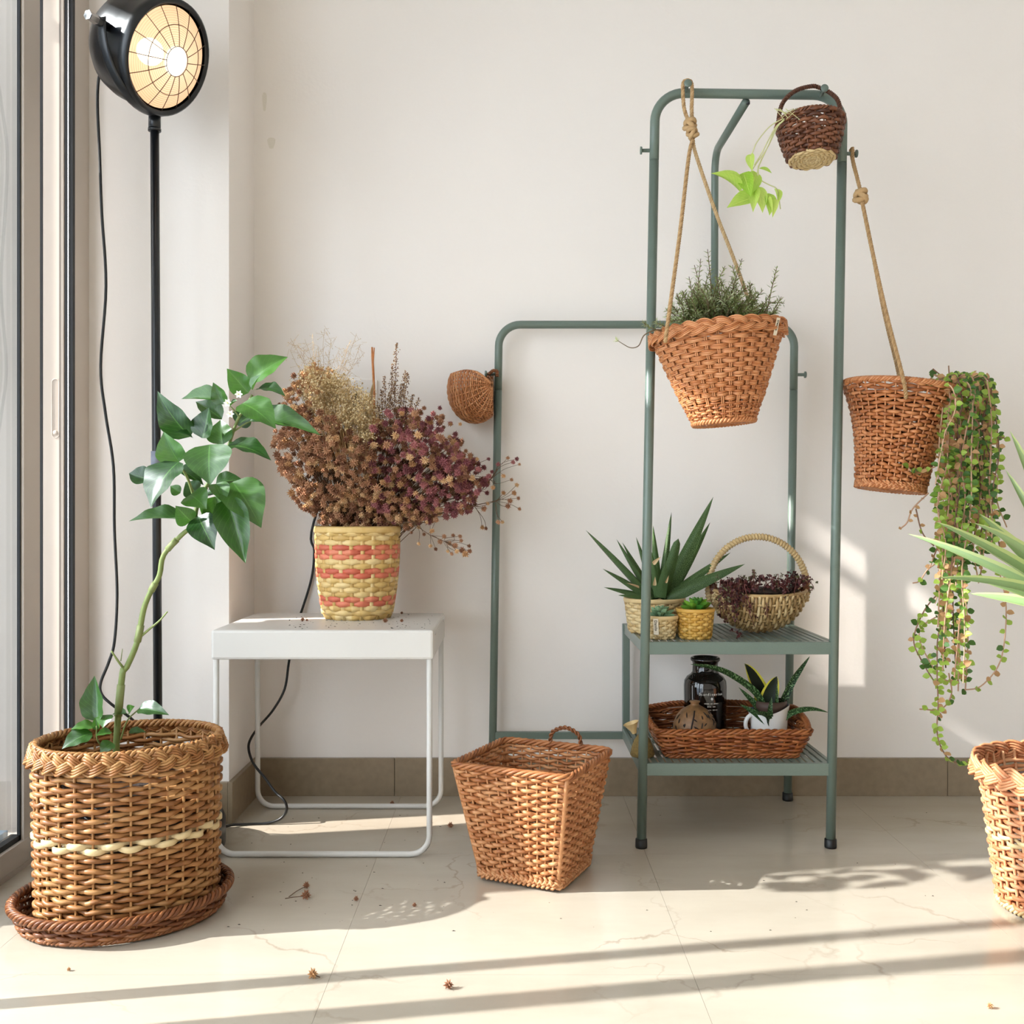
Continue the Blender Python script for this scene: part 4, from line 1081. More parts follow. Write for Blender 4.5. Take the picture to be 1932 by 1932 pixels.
JC = Vector((0.622, 2.485, ZT))
M_china = mat_plain('white_china', srgb(236, 232, 226), 0.15)
M_blue = mat_plain('blue_glaze', srgb(52, 78, 108), 0.15)
t = thing('china_jug', 'white and blue china jug with a wavy rim in the wicker tray', 'jug', JC)
def wavy(r, h, a):
    return h + (0.0 if h < 0.05 else (h - 0.05) / 0.05 * (0.009 * math.cos(a - 1.3) + 0.007 * math.cos(2 * (a - 1.2)) - 0.008))
mb = MB(); mb.lathe([(0, 0), (0.030, 0), (0.036, 0.006), (0.043, 0.03), (0.044, 0.05), (0.0455, 0.072), (0.050, 0.094)], JC, 40, zmod=wavy); obj('jug_body', mb, M_china, t)
mb = MB(); mb.lathe([(0.0488, 0.094), (0.0440, 0.072), (0.0425, 0.05), (0.040, 0.03), (0, 0.02)], JC, 40, zmod=wavy); obj('glazed_inside', mb, M_blue, t)
mb = MB(); hp = [JC + Vector((-0.043 - 0.016 * math.sin(a), -0.012, 0.052 - 0.022 * math.cos(a))) for a in np.linspace(0.1, PI - 0.1, 12)]; mb.tube(hp, 0.005, 8); obj('handle', mb, M_china, t)

SC_ = P(1212, 1428, 2.41); SC_.z = ZL + 0.001
t = thing('straw_sachet', 'small tied straw sachet behind the left front rack post', 'sachet', SC_)
mb = MB(); mb.lathe([(0, 0), (0.026, 0), (0.029, 0.004), (0.025, 0.022), (0.019, 0.038), (0.009, 0.052), (0.006, 0.058)], SC_, 20); obj('pouch', mb, mat_plain('straw_cloth', srgb(122, 100, 52), 0.8, noise=0.3, nscale=250, bump=0.4, bscale=400), t)
mb = MB(); mb.lathe([(0.0055, 0.056), (0.008, 0.064), (0.014, 0.075), (0.019, 0.082)], SC_, 16, axis=(-0.35, 0, 1)); obj('gathered_top', mb, W_sand, t)
mb = MB(); twisted(mb, [SC_ + Vector((0.0075 * math.cos(a), 0.0075 * math.sin(a), 0.057)) for a in np.linspace(0, 2 * PI, 20)], 0.0012, 0.0012, 8, 2); obj('tie', mb, W_rope, t)

# ------------------------------------------------------------------ leaf blades
def ovate(w=0.30, tip=1.6, base=0.55):
    def f(v):
        if v <= 0 or v >= 1: return 0.004 if v <= 0 else 0.0
        q = min(1, max(0, (v - .68) / .32)); return w * (math.sin(PI * v ** base) ** 0.8) * (1 - 0.25 * v ** tip) * (1 - .30 * q * q * (3 - 2 * q))
    return f
def strap(w0=0.5, mid=0.25):
    return lambda v: w0 * (0.75 + 0.25 * math.sin(min(1, v / mid) * PI / 2)) * (1 - v ** 2.2) ** 0.8 + 0.0
pl_ = [leaf_mesh('leaf', ovate(0.56, 1.2, 0.70), 14, 6, fold=f, droop=d, wave=w, asp=.5) for f, d, w in ((0.16, 0.22, 0.04), (0.10, 0.40, 0.05), (0.24, 0.10, 0.03), (0.18, -0.15, 0.05))]
M_pepper = mat_leaf('pepper_leaf', srgb(18, 56, 9), srgb(68, 114, 36), rough=0.38, transl=0.30, vein=0.42, spec=0.9)
M_pstem = mat_tone('pepper_stem', [srgb(84, 104, 44), srgb(132, 142, 84), srgb(120, 128, 80)], 0.55)
for m_ in pl_: m_.materials.append(M_pepper)

def cleaf(i, base, tip, w, nh, parent, metas=pl_, name='leaf', w2=1.0):
    return put(name, metas[i % len(metas)], frame(base, tip, nh, w), parent)

# ------------------------------------------------------------------ pepper plant in the big basket
pep = thing('pepper_plant', 'tall green pepper plant leaning out of the large floor basket', 'plant', (PC.x, PC.y, 0.24))
YP = 1.95
def pc(cx, cy): return (200 + .2484 * cx, 620 + .2484 * cy)
main = [(219, 1440, 1.965), (221, 1377, 1.96), (231, 1271, 1.955), (239, 1259, 1.955), (259, 1211, YP), (271, 1150, YP), (285, 1115, YP), (301, 1085, YP), (309, 1047, YP), (342, 1010, YP), (364, 990, YP), (372, 955, 1.945), (388, 920, 1.945), (410, 885, 1.95), (428, 850, 1.95), (447, 795, 1.95), (462, 770, 1.95), (476, 745, 1.95)]
cpts = catmull([P(*p) for p in main], 4)
rad = np.interp(np.linspace(0, 1, len(cpts)), [0, .45, .62, 1], [.0062, .0050, .0042, .0022])
mb = MB(); mb.tube(cpts, rad, 8, tone=0.3)
for k in (5, 16, 24, 33, 40, 46): mb.tube(cpts[k:k + 3], rad[k] * 1.25, 8, tone=0.8)
def twig(pts, r0=0.0022, r1=0.0012, tone=0.4):
    c = catmull(pts, 5); mb.tube(c, np.linspace(r0, r1, len(c)), 6, tone=tone)
twig([P(263, 1203, YP), P(283, 1186, YP), P(300, 1172, YP), P(316, 1154, YP)], .0028, .0014)
twig([P(234, 1262, 1.955), P(222, 1246, 1.94), P(210, 1228, 1.935)], .0026, .0016); twig([P(228, 1247, 1.945), P(231, 1224, 1.94)], .001, .0006)
twig([P(371, 955, 1.945), P(355, 905, 1.93), P(338, 876, 1.92)], .003, .002)
twig([P(228, 1395, 1.96), P(240, 1360, 1.95), P(262, 1338, 1.94)], .002, .0012); twig([P(217, 1425, 1.955), P(186, 1400, 1.93), P(182, 1370, 1.92)], .002, .0012); twig([P(219, 1390, 1.96), P(218, 1350, 1.95)], .002, .0013)
twig([P(428, 850, 1.95), P(450, 838, 1.93), P(452, 836, 1.92)], .0018, .0012); twig([P(440, 815, 1.95), P(462, 800, 1.96), P(474, 795, 1.965)], .0018, .0012)
twig([P(452, 788, 1.95), P(440, 772, 1.94), P(425, 758, 1.935)], .0014, .001)
obj('stem', mb, M_pstem, pep)
# (base, tip) in the photograph's crop, width, depth of base and tip, facing
PL = [((1090, 405), (1382, 215), 185, .00, .02, 0, (-.2, -1, .5)), ((1080, 490), (918, 303), 135, .0, -.02, 3, (-.3, -1, .3)), ((1115, 465), (1177, 348), 75, -.02, -.03, 2, (-.7, -.6, .3)),
      ((1145, 465), (1364, 515), 120, -.02, -.05, 1, (0, -.6, 1)), ((868, 548), (572, 535), 120, 0, .01, 2, (-.1, -.9, .9)), ((880, 690), (680, 555), 125, .02, .04, 0, (-.2, -.8, .8)),
      ((902, 572), (813, 408), 110, -.01, -.02, 3, (-.5, -1, .2)), ((640, 822), (392, 475), 185, .0, -.03, 1, (-.5, -.9, .5)), ((730, 832), (782, 598), 165, -.02, -.03, 3, (-.4, -1, .2)),
      ((885, 882), (872, 690), 165, -.01, .0, 0, (-.2, -1, .3)), ((660, 832), (524, 788), 100, -.03, -.05, 1, (-.2, -.6, .9)), ((1035, 568), (1292, 762), 200, -.04, -.07, 1, (-.1, -.7, .9)),
      ((1000, 735), (1105, 655), 150, .02, .03, 2, (-.3, -1, .2)), ((1090, 705), (1632, 812), 190, .0, -.02, 0, (.15, -.8, .9)), ((930, 890), (1256, 1003), 160, -.03, -.05, 1, (0, -.6, 1)),
      ((790, 880), (792, 1190), 270, -.06, -.09, 1, (0, -1, .35)), ((553, 1012), (438, 782), 190, -.04, -.06, 0, (-.4, -1, .35)), ((555, 1012), (340, 1362), 275, -.05, -.09, 1, (-.4, -.8, .55)),
      ((330, 1150), (174, 1100), 120, .0, .01, 2, (-.2, -1, .5)), ((835, 1180), (1042, 1150), 130, .01, .02, 0, (0, -.8, .9)), ((960, 1165), (1180, 1515), 255, -.01, -.04, 1, (.3, -.9, .35)),
      ((920, 1290), (1060, 1785), 200, -.03, -.07, 3, (.1, -1, .15)), ((640, 1262), (765, 1372), 165, -.05, -.08, 1, (-.2, -.8, .8)), ((830, 1275), (835, 1540), 170, .01, .0, 3, (.2, -1, .1)),
      ((700, 1425), (826, 1682), 175, -.03, -.06, 1, (-.1, -.9, .6)), ((600, 1455), (172, 1464), 125, .0, -.02, 0, (-.1, -.7, 1)), ((645, 1465), (528, 1345), 125, -.03, -.05, 2, (-.4, -.8, .6)),
      ((560, 1062), (742, 1190), 95, .02, .02, 2, (.0, -.8, .7)), ((690, 1250), (604, 1165), 125, .01, .01, 0, (-.2, -1, .3)), ((565, 1250), (488, 1195), 70, .0, .0, 2, (-.2, -1, .3)),
      ((755, 1260), (905, 1255), 130, -.02, -.04, 0, (0, -.7, .9)), ((830, 1180), (900, 1330), 120, -.03, -.05, 2, (.4, -.8, .4)), ((695, 1440), (810, 1460), 110, .0, -.02, 1, (0, -.5, 1)), ((650, 960), (660, 1030), 60, .0, -.01, 2, (-.5, -1, .2)),
      ((940, 590), (1000, 545), 60, -.02, -.03, 2, (0, -.6, 1)), ((1000, 870), (930, 930), 70, -.02, -.03, 0, (0, -.5, 1))]
for k, (b, e, w, d0, d1, i, nh) in enumerate(PL):
    cleaf(i, P(*pc(*b), YP + d0), P(*pc(*e), YP + d1), w * .2484 / F * YP * 1.25, nh, pep)
def p2(cx, cy): return (.405 * cx, 1150 + .405 * cy)
for (b, e, w, d0, d1, i, nh) in [((450, 520), (440, 308), 125, -.03, -.03, 3, (-.3, -1, .1)), ((442, 545), (328, 560), 60, -.03, -.05, 1, (0, -.7, 1)), ((430, 575), (288, 650), 105, -.04, -.07, 1, (-.1, -.8, .8)), ((520, 572), (444, 590), 50, -.03, -.05, 0, (0, -.7, 1)),
                                 ((500, 490), (480, 552), 75, -.03, -.05, 1, (-.1, -1, .4)), ((645, 465), (788, 492), 78, -.02, -.04, 1, (.1, -.8, .8)), ((590, 485), (522, 490), 38, .0, .0, 2, (0, -.7, 1)), ((525, 620), (466, 672), 70, -.03, -.05, 1, (-.1, -.9, .5)), ((600, 575), (682, 572), 45, .02, .03, 0, (0, -.6, 1)), ((600, 480), (628, 450), 50, -.01, -.02, 2, (0, -.8, .6)), ((455, 560), (445, 500), 35, -.03, -.03, 2, (0, -1, .2))]:
    cleaf(i, P(*p2(*b), 1.955 + d0), P(*p2(*e), 1.955 + d1), w * .405 / F * 1.95, nh, pep)
M_petal = mat_plain('white_petal', srgb(240, 240, 222), 0.6)
pet = leaf_mesh('petal', ovate(0.5, 1, .8), 4, 2, fold=.1, droop=.2); pet.materials.append(M_petal)
for (cx, cy) in ((1010, 500), (925, 565), (945, 650)):
    c = P(*pc(cx, cy), YP - .03); fl = obj('flower', (lambda m: (m.lathe([(0, -.002), (.002, 0), (0, .003)], c, 8), m)[1])(MB()), mat_plain('flower_eye', srgb(206, 196, 110), .6), pep)
    for k in range(6):
        a = 2 * PI * k / 6; put('petal', pet, frame(c, c + Vector((.008 * math.cos(a), -.003, .008 * math.sin(a))), (0, -1, .2), .006), fl)
sd = soil_disc('soil', Surf(lambda v: .150, lambda v: .126, lambda v: .255, loc=(PC.x, PC.y, 0), rz=math.radians(28)), 0.5, M_soil, pep, 0.80)
mb = MB(); mb.lathe([(0.070, 0.014), (0.112, 0.252), (0.108, 0.252), (0.10, 0.2), (0, 0.2)], (PC.x, PC.y, 0), 32); obj('nursery_pot', mb, mat_plain('dark_pot', srgb(40, 34, 30), .6), pep)

# ------------------------------------------------------------------ yucca
YKC = P(2046, 1168, 1.985)
yk = thing('yucca', 'spiky striped green yucca leaves reaching in from the right edge', 'plant', (RC[0], RC[1], 0.24))
M_yucca = mat_leaf('yucca_leaf', srgb(140, 168, 112), srgb(166, 192, 134), rough=0.35, transl=0.25, vein=0.0, edge=(srgb(196, 208, 140), 0.34))
ym = [leaf_mesh('leaf', strap(0.5), 14, 4, fold=f, droop=d, asp=.08) for f, d in ((0.35, .10), (0.3, .28), (0.4, -.05))]
for m_ in ym: m_.materials.append(M_yucca)
for (tx, ty, dy, i, w) in [(1765, 984, -.05, 0, 30), (1836, 986, -.10, 1, 34), (1846, 968, .0, 2, 40), (1712, 1007, .16, 0, 26), (1768, 1090, -.12, 1, 24), (1820, 1086, -.04, 0, 34), (1905, 812, .04, 2, 34), (1897, 886, .12, 2, 28), (1990, 790, .0, 0, 34), (2120, 800, -.03, 2, 34), (2210, 860, .03, 1, 34), (2290, 960, .0, 0, 34), (2330, 1080, -.1, 1, 34), (2300, 1190, .1, 1, 30), (1830, 1120, .10, 0, 26), (2080, 900, .25, 0, 30), (2060, 1000, -.22, 0, 30)]:
    tip = P(tx, ty, 1.985 + dy); d = (tip - YKC).normalized()
    put('leaf', ym[i], frame(YKC + d * .012, tip, (0.05, -.75, .65), w * 1.35 / F * 1.98), yk)
mb = MB(); mb.tube(catmull([(RC[0], RC[1], .2), (RC[0] + .01, RC[1], .40), tuple(YKC)], 6), 0.017, 10); obj('trunk', mb, mat_plain('yucca_bark', srgb(120, 98, 74), .85, noise=.3, nscale=60, bump=.6, bscale=120), yk)
soil_disc('soil', Surf(lambda v: .140, lambda v: .140, lambda v: .235, loc=(RC[0], RC[1], 0)), 0.5, M_soil, yk, 0.95)

# ------------------------------------------------------------------ aloe-like plant
al = thing('gasteria', 'dark green spiky succulent with long pointed leaves on the upper shelf', 'plant', (0.352, 2.535, ZU + .05))
M_aloe = mat_leaf('aloe_leaf', srgb(20, 42, 16), srgb(38, 68, 24), rough=0.5, spec=0.2, transl=0.0, vein=0.0, stripes=(srgb(134, 160, 104), 34, (1, 6, 1), 0.55, 0.75))
am = [leaf_mesh('leaf', lambda v: 0.5 * (0.9 + 0.1 * v) * (1 - v ** 1.8) ** 0.9, 12, 4, fold=-.18, droop=d, thick=.35, asp=.13) for d in (.02, .12, -.08)]
am.append(leaf_mesh('leaf', lambda v: 0.5 * (1 - v ** 9) ** .5 * (1 - .35 * v), 12, 4, fold=-.18, droop=.02, thick=.35, asp=.18))
for m_ in am: m_.materials.append(M_aloe)
for (tx, ty, w, dy, i, bx_) in [(1105, 1000, 20, .0, 1, -10), (1163, 1017, 18, .03, 0, -8), (1174, 1023, 18, .05, 0, -6), (1200, 1013, 18, .06, 0, -4), (1232, 991, 22, .04, 0, 0), (1218, 1010, 18, .07, 0, -2), (1267, 966, 20, .05, 0, 4), (1280, 1016, 28, -.05, 3, 6), (1346, 937, 38, .01, 0, 10), (1340, 985, 30, .05, 2, 12), (1379, 1042, 26, .0, 1, 14), (1406, 1064, 36, -.05, 1, 14), (1137, 1073, 20, -.03, 1, -14), (1139, 1108, 18, -.03, 1, -14), (1166, 1123, 16, -.06, 1, -12), (1306, 1011, 24, .07, 0, 8), (1229, 1040, 20, -.02, 0, 0), (1256, 1060, 26, -.06, 2, 2)]:
    b = P(1243 + bx_, 1128, 2.535 + dy * .3); put('leaf', am[i], frame(b, P(tx, ty, 2.535 + dy), (rnd.uniform(-.3, .3), -.8, .5), w * .88 / F * 2.53), al)
soil_disc('soil', AS, 0.86, M_soil, al)
M_dry = mat_plain('dried_leaf', srgb(196, 170, 130), .8)
dm = leaf_mesh('dry_leaf', ovate(.4), 6, 2, fold=.3, droop=.2); dm.materials.append(M_dry)
for (b, e, w) in (((1232, 1065), (1247, 1050), 10), ((1234, 1105), (1236, 1088), 9), ((1206, 1110), (1182, 1100), 6), ((1256, 1100), (1262, 1085), 6)): put('dry_leaf', dm, frame(P(*b, 2.49), P(*e, 2.48), (0, -1, .3), w / F * 2.5), al, )

# ------------------------------------------------------------------ rosette succulents
def rosette(name, label, C, S, R, mat, n, up):
    t = thing(name, label, 'plant', C, 'rosette succulents')
    me = leaf_mesh('leaf', lambda v: .5 * math.sin(PI * (0.12 + .88 * v) ** 1.1) ** .7 if v < 1 else 0.0, 7, 4, fold=.22, droop=-.25, thick=.14, asp=.5); me.materials.append(mat)
    for k in range(n):
        f = (k + .5) / n; a = k * 2.39996; el = math.radians(80 - 78 * f ** .8 + up)
        L = R * (0.42 + .58 * f); d = Vector((math.cos(a) * math.cos(el), math.sin(a) * math.cos(el), math.sin(el)))
        b = Vector(C) + Vector((math.cos(a), math.sin(a), 0)) * R * .10 + Vector((0, 0, R * .35 * (1 - f)))
        nh = Vector((-d.x * d.z, -d.y * d.z, 1 - d.z * d.z)) + Vector((0, 0, .01))
        put('leaf', me, frame(b, b + d * L, nh, L * .52), t)
    soil_disc('soil', S, 0.90, M_soil, t)
    return t
rosette('rosette_succulent', 'pale grey-green rosette succulent in the tagged straw pot', (0.3495, 2.408, ZU + .049), S1, 0.038, mat_leaf('pale_succulent', srgb(112, 150, 112), srgb(150, 182, 140), .5, .1, 0), 20, 4)
rosette('rosette_succulent', 'bright green rosette succulent in the golden straw pot', (0.434, 2.41, ZU + .066), S2, 0.040, mat_leaf('green_succulent', srgb(58, 116, 36), srgb(128, 176, 58), .4, .15, 0), 26, 12)

# ------------------------------------------------------------------ snake plant in the jug
sn = thing('snake_plant', 'small snake plant with arching banded leaves in the china jug', 'plant', (JC.x, JC.y, JC.z + .06))
M_snake = mat_leaf('banded_leaf', srgb(22, 44, 20), srgb(32, 58, 26), .5, 0, 0, spec=.2, stripes=(srgb(112, 146, 96), 9, (.4, 5, 1), .56, .8))
M_snakey = mat_leaf('edged_leaf', srgb(16, 22, 12), srgb(22, 32, 16), .5, 0, 0, spec=.2, edge=(srgb(196, 186, 64), .36))
def ribbon(pts, w, mat, nh=(0, -1, .4), curve=.25):
    c = catmull(pts, 5); n = len(c); V = []; UV = []; fs = []
    T = np.gradient(c, axis=0); T /= np.linalg.norm(T, axis=1, keepdims=True)
    for i in range(n):
        v = i / (n - 1); ww = w * (1 - v ** 2.5) ** .8 * (.7 + .3 * min(1, v * 4)); x = np.cross(T[i], nh); x /= np.linalg.norm(x); z = np.cross(x, T[i])
        for j in range(5):
            u = j / 2 - 1; V.append(c[i] + x * u * ww + z * (abs(u) * ww * curve * 2)); UV.append((j / 4, v))
        if i:
            for j in range(4): a = (i - 1) * 5 + j; fs.append((a, a + 1, a + 6, a + 5))
    k = len(V)
    V += [V[i] - np.cross(np.cross(T[i // 5], nh), T[i // 5]) * w * .25 * (1 - (i % 5 / 2 - 1) ** 2) for i in range(k)]; UV += UV[:]; fs += [tuple(q + k for q in f[::-1]) for f in fs[:]]
    me = bpy.data.meshes.new('leaf'); me.from_pydata([tuple(v) for v in V], [], fs); ul = me.uv_layers.new(name='UVMap')
    for p in me.polygons:
        p.use_smooth = True
        for li in p.loop_indices: ul.data[li].uv = UV[me.loops[li].vertex_index]
    me.materials.append(mat); me.update(); return me
def rib(par, pts, wpx, mat, Y, **k):
    put('leaf', ribbon([P(*p[:2], Y + (p[2] if len(p) > 2 else 0)) for p in pts], wpx / F * Y / 2, mat, **k), Matrix.Identity(4), par)
rib(sn, [(1450, 1352), (1424, 1306, -.01), (1376, 1272, -.03), (1340, 1259, -.05), (1303, 1253, -.06)], 14, M_snake, 2.485)
rib(sn, [(1446, 1356), (1436, 1310), (1420, 1275), (1406, 1252)], 36, M_snakey, 2.495, nh=(.3, -1, .1), curve=.1)
rib(sn, [(1446, 1356), (1450, 1320), (1458, 1295), (1466, 1276)], 36, M_snakey, 2.48, nh=(-.2, -1, .1), curve=.1)
rib(sn, [(1464, 1362), (1465, 1330), (1466, 1290)], 9, M_snake, 2.455)
rib(sn, [(1466, 1352), (1480, 1318), (1496, 1285), (1511, 1262), (1528, 1238)], 14, M_snake, 2.49)
rib(sn, [(1470, 1366), (1488, 1348), (1510, 1340), (1535, 1338), (1563, 1344)], 12, M_snake, 2.46)
rib(sn, [(1448, 1360), (1425, 1330), (1394, 1297)], 14, M_snake, 2.47)
rib(sn, [(1450, 1368), (1424, 1346), (1396, 1329)], 13, M_snake, 2.45)
rib(sn, [(1455, 1370), (1445, 1350, -.02), (1425, 1345, -.05)], 14, M_snake, 2.45); rib(sn, [(1455, 1366), (1452, 1345, -.03), (1456, 1315, -.03)], 12, M_snake, 2.46)
mb = MB(); mb.lathe([(.030, .040), (.0385, .088), (.041, .092), (.0405, .1085), (.0385, .1085), (.036, .097), (0, .095)], JC + Vector((.003, 0, 0)), 32); obj('nursery_pot', mb, mat_plain('terracotta_pot', srgb(70, 50, 40), .6), sn)

# ------------------------------------------------------------------ small-leaf helpers
def leaflet(V, Fc, b, d, nh, L, W, cup=.15):
    d = Vector(d).normalized(); x = d.cross(Vector(nh)); x = x.normalized() if x.length > 1e-4 else Vector((1, 0, 0)); z = x.cross(d); b = Vector(b); o = len(V)
    m = b + d * L * .5
    V += [tuple(b), tuple(m - x * W / 2 + z * W * cup), tuple(m), tuple(m + x * W / 2 + z * W * cup), tuple(b + d * L)]
    Fc += [(o, o + 2, o + 1), (o, o + 3, o + 2), (o + 1, o + 2, o + 4), (o + 2, o + 3, o + 4)]
def roundlet(V, Fc, b, d, nh, L, W):
    d = Vector(d).normalized(); x = d.cross(Vector(nh)).normalized(); z = x.cross(d); b = Vector(b); o = len(V)
    V += [tuple(b + d * L * v + x * W * u + z * W * (.15 * abs(u) + .1 * (v - v * v))) for v, u in ((0, 0), (.18, -.36), (.5, -.5), (.8, -.3), (1, 0), (.8, .3), (.5, .5), (.18, .36), (.45, 0))]
    Fc += [(o + 8, o + (k + 1) % 8, o + k) for k in range(8)]
def rv(s=1.0): return Vector((rnd.gauss(0, s), rnd.gauss(0, s), rnd.gauss(0, s)))

# ------------------------------------------------------------------ rosemary
ro = thing('rosemary', 'bushy rosemary with needle leaves in the large hanging basket', 'plant', (HB.x, HB.y, HB.z + .17))
M_need = mat_tone('rosemary_needle', [srgb(88, 102, 48), srgb(150, 162, 100), srgb(218, 224, 186)], .5, objrand=False, transl=.35)
M_twig = mat_plain('woody_twig', srgb(112, 92, 66), .8)
ms = MB(); VN, FN, TN = [], [], []
def sprig(pts, nn, L=.019, dens_from=.15):
    c = catmull(pts, 8); ms.tube(c, np.linspace(.0016, .0007, len(c)), 5); T = np.gradient(c, axis=0)
    k0 = rnd.uniform(.1, .7)
    for k in range(nn):
        f = dens_from + (1 - dens_from) * k / nn; i = min(len(c) - 1, int(f * (len(c) - 1))); t_ = Vector(T[i]).normalized()
        s_ = t_.orthogonal().normalized(); a = k * 2.4; s_ = Matrix.Rotation(a, 3, t_) @ s_
        d = (s_ + t_ * rnd.uniform(.4, .9)).normalized(); n0 = len(VN)
        leaflet(VN, FN, c[i], d, t_ + rv(.2), L * rnd.uniform(.6, 1.2) * (1 - .35 * f), .0032, .3); TN.extend([min(1, max(0, k0 + .3 * (f - .5) + rnd.uniform(-.15, .15)))] * (len(VN) - n0))
def rosp(tx, ty, dy, nn=46, bx_=None, mid=None):
    b = P(bx_ if bx_ else 1352 + (tx - 1360) * .45 + rnd.uniform(-8, 8), 628, 2.285 + dy * .35); e = P(tx, ty, 2.285 + dy)
    m = P(*mid, 2.285 + dy * .7) if mid else (b * .5 + e * .5) + Vector((rnd.uniform(-.022, .022), rnd.uniform(-.02, .02), rnd.uniform(-.004, .018)))
    sprig([b, m, e], nn)
for (tx, ty, dy) in [(1335, 470, -.02), (1322, 488, .0), (1300, 522, -.02), (1310, 500, .02), (1368, 502, -.02), (1400, 488, .06), (1352, 520, -.05), (1390, 520, -.03), (1420, 535, .02), (1382, 500, .03), (1340, 505, .04)]: rosp(tx, ty, dy)
for k in range(170):
    a = rnd.uniform(0, PI); r = rnd.uniform(.35, 1.0); rosp(1364 + 112 * r * math.cos(a), 612 - 90 * r * math.sin(a) ** .8, rnd.uniform(-.09, .09), 40)
rosp(1466, 503, -.02, 34, 1438, (1456, 545)); rosp(1480, 572, -.04, 30, 1430, (1450, 575)); rosp(1474, 560, -.02, 24, 1430, (1460, 585))
ms2 = [P(1262, 628, 2.22), P(1240, 622, 2.20), P(1216, 632, 2.19), P(1205, 652, 2.19), P(1190, 656, 2.19), P(1174, 648, 2.19), P(1162, 640, 2.19)]; sprig(ms2, 14, .014, .93)
sprig([P(1262, 628, 2.22), P(1238, 622, 2.20), P(1222, 616, 2.20), P(1212, 606, 2.20)], 30, .014, .35); sprig([P(1270, 622, 2.2), P(1245, 612, 2.19), P(1236, 606, 2.19)], 24)
obj('stems', ms, M_twig, ro)
mb = MB(); mb.add(VN, FN, TN); obj('needles', mb, M_need, ro, kind='stuff')
soil_disc('soil', HS, 0.84, M_soil, ro)

# ------------------------------------------------------------------ trailing plant
tr = thing('trailing_plant', 'long trailing vine with small round leaves spilling from the flared basket', 'plant', (SR.x + .1, SR.y, SR.z + .2))
M_vl = mat_leaf('vine_leaf', srgb(104, 142, 46), srgb(170, 196, 86), .45, .35, .3)
M_vd = mat_leaf('dark_vine_leaf', srgb(52, 88, 36), srgb(96, 136, 60), .45, .3, .3)
M_vb = mat_leaf('dry_vine_leaf', srgb(146, 104, 66), srgb(198, 156, 110), .7, .25, .2)
vme = [leaf_mesh('leaf', lambda v: .5 * math.sin(PI * v ** .75) ** .7 if 0 < v < 1 else 0.0, 5, 4, fold=.12, droop=.2, asp=.85) for _ in range(3)]
for m_, q in zip(vme, (M_vl, M_vd, M_vb)): m_.materials.append(q)
M_vs = mat_tone('vine_stem', [srgb(92, 58, 48), srgb(176, 136, 108), srgb(206, 168, 138)], .6)
ms = MB(); LF = []
def vine(pts, r=.0016, step=.012, mix=(.6, .22, .18), sz=1.0):
    c = catmull(pts, 6); ms.tube(c, r, 5, tone=rnd.random(), caps=False)
    L = np.linalg.norm(np.diff(c, axis=0), axis=1); s_ = 0; nxt = .02; side = 1
    for i in range(len(L)):
        s_ += L[i]
        while s_ > nxt:
            nxt += step * rnd.uniform(.6, 1.5); side = -side
            d = Vector((side * rnd.uniform(.5, 1), rnd.uniform(-.9, .4), rnd.uniform(-.6, .5))); q = rnd.random(); k = 0 if q < mix[0] else 1 if q < mix[0] + mix[1] else 2
            LF.append((Vector(c[i]), d.normalized(), Vector((rnd.uniform(-.5, .3), -.9, rnd.uniform(0, .9))), rnd.uniform(.012, .019) * sz, k))
def vpt(px, py, dy): return P(px, py, 2.33 + dy)
for k in range(54):
    f = rnd.random(); tx = 1764 + 105 * f; dy = rnd.uniform(-.13, .10) if f < .75 else rnd.uniform(-.08, .12)
    ey = rnd.choice([900, 980, 1040, 1080, 1120, 1180, 1250, 1290]) + rnd.uniform(-40, 40); ex = 1750 + 100 * f + rnd.gauss(0, 14)
    if f > .8: ex += rnd.uniform(0, 30); ey = min(ey, 1060 + rnd.uniform(-120, 60))
    if ey > 1150: ex = 1790 + (ex - 1790) * .6
    pts = [vpt(1735 + 60 * f, 738, dy * .5), vpt(tx - 8, 712 + rnd.uniform(-8, 14), dy * .9), vpt(tx + 6, 740 + rnd.uniform(0, 20), dy)]
    n = 5
    for j in range(1, n + 1):
        g = j / n; pts.append(vpt(tx + 6 + (ex - tx - 6) * g + rnd.gauss(0, 6), 745 + (ey - 745) * g, dy + rnd.gauss(0, .012)))
    vine(pts, mix=(.42, .40, .18) if f > .5 else (.52, .14, .34))
vine([vpt(1800, 1150, -.05), vpt(1772, 1190, -.05), vpt(1768, 1260, -.05), vpt(1770, 1330, -.05), vpt(1768, 1380, -.05), vpt(1778, 1415, -.05), vpt(1800, 1438, -.05), vpt(1840, 1436, -.05)], step=.008)
vine([vpt(1780, 1110, -.02), vpt(1745, 1150, -.02), vpt(1724, 1205, -.02), vpt(1738, 1245, -.02), vpt(1765, 1290, -.02)], step=.008); vine([vpt(1790, 1150), ] if False else [vpt(1790, 1150, 0), vpt(1735, 1190, .0), vpt(1755, 1250, 0), vpt(1790, 1285, .0), vpt(1830, 1255, .0)], step=.009)
vine([vpt(1880, 1060, .03), vpt(1897, 1130, .03), vpt(1896, 1200, .03), vpt(1884, 1255, .03), vpt(1850, 1295, .03), vpt(1815, 1302, .03)], step=.013)
vine([vpt(1790, 1270, -.03), vpt(1795, 1310, -.03), vpt(1775, 1338, -.03), vpt(1735, 1338, -.03)], step=.010)
vine([vpt(1765, 880, -.08), vpt(1745, 888, -.08), vpt(1722, 890, -.08), vpt(1713, 882, -.08)], step=.006); vine([vpt(1770, 1060, -.04), vpt(1750, 1075, -.04), vpt(1735, 1096, -.04), vpt(1722, 1100, -.04)], step=.014)
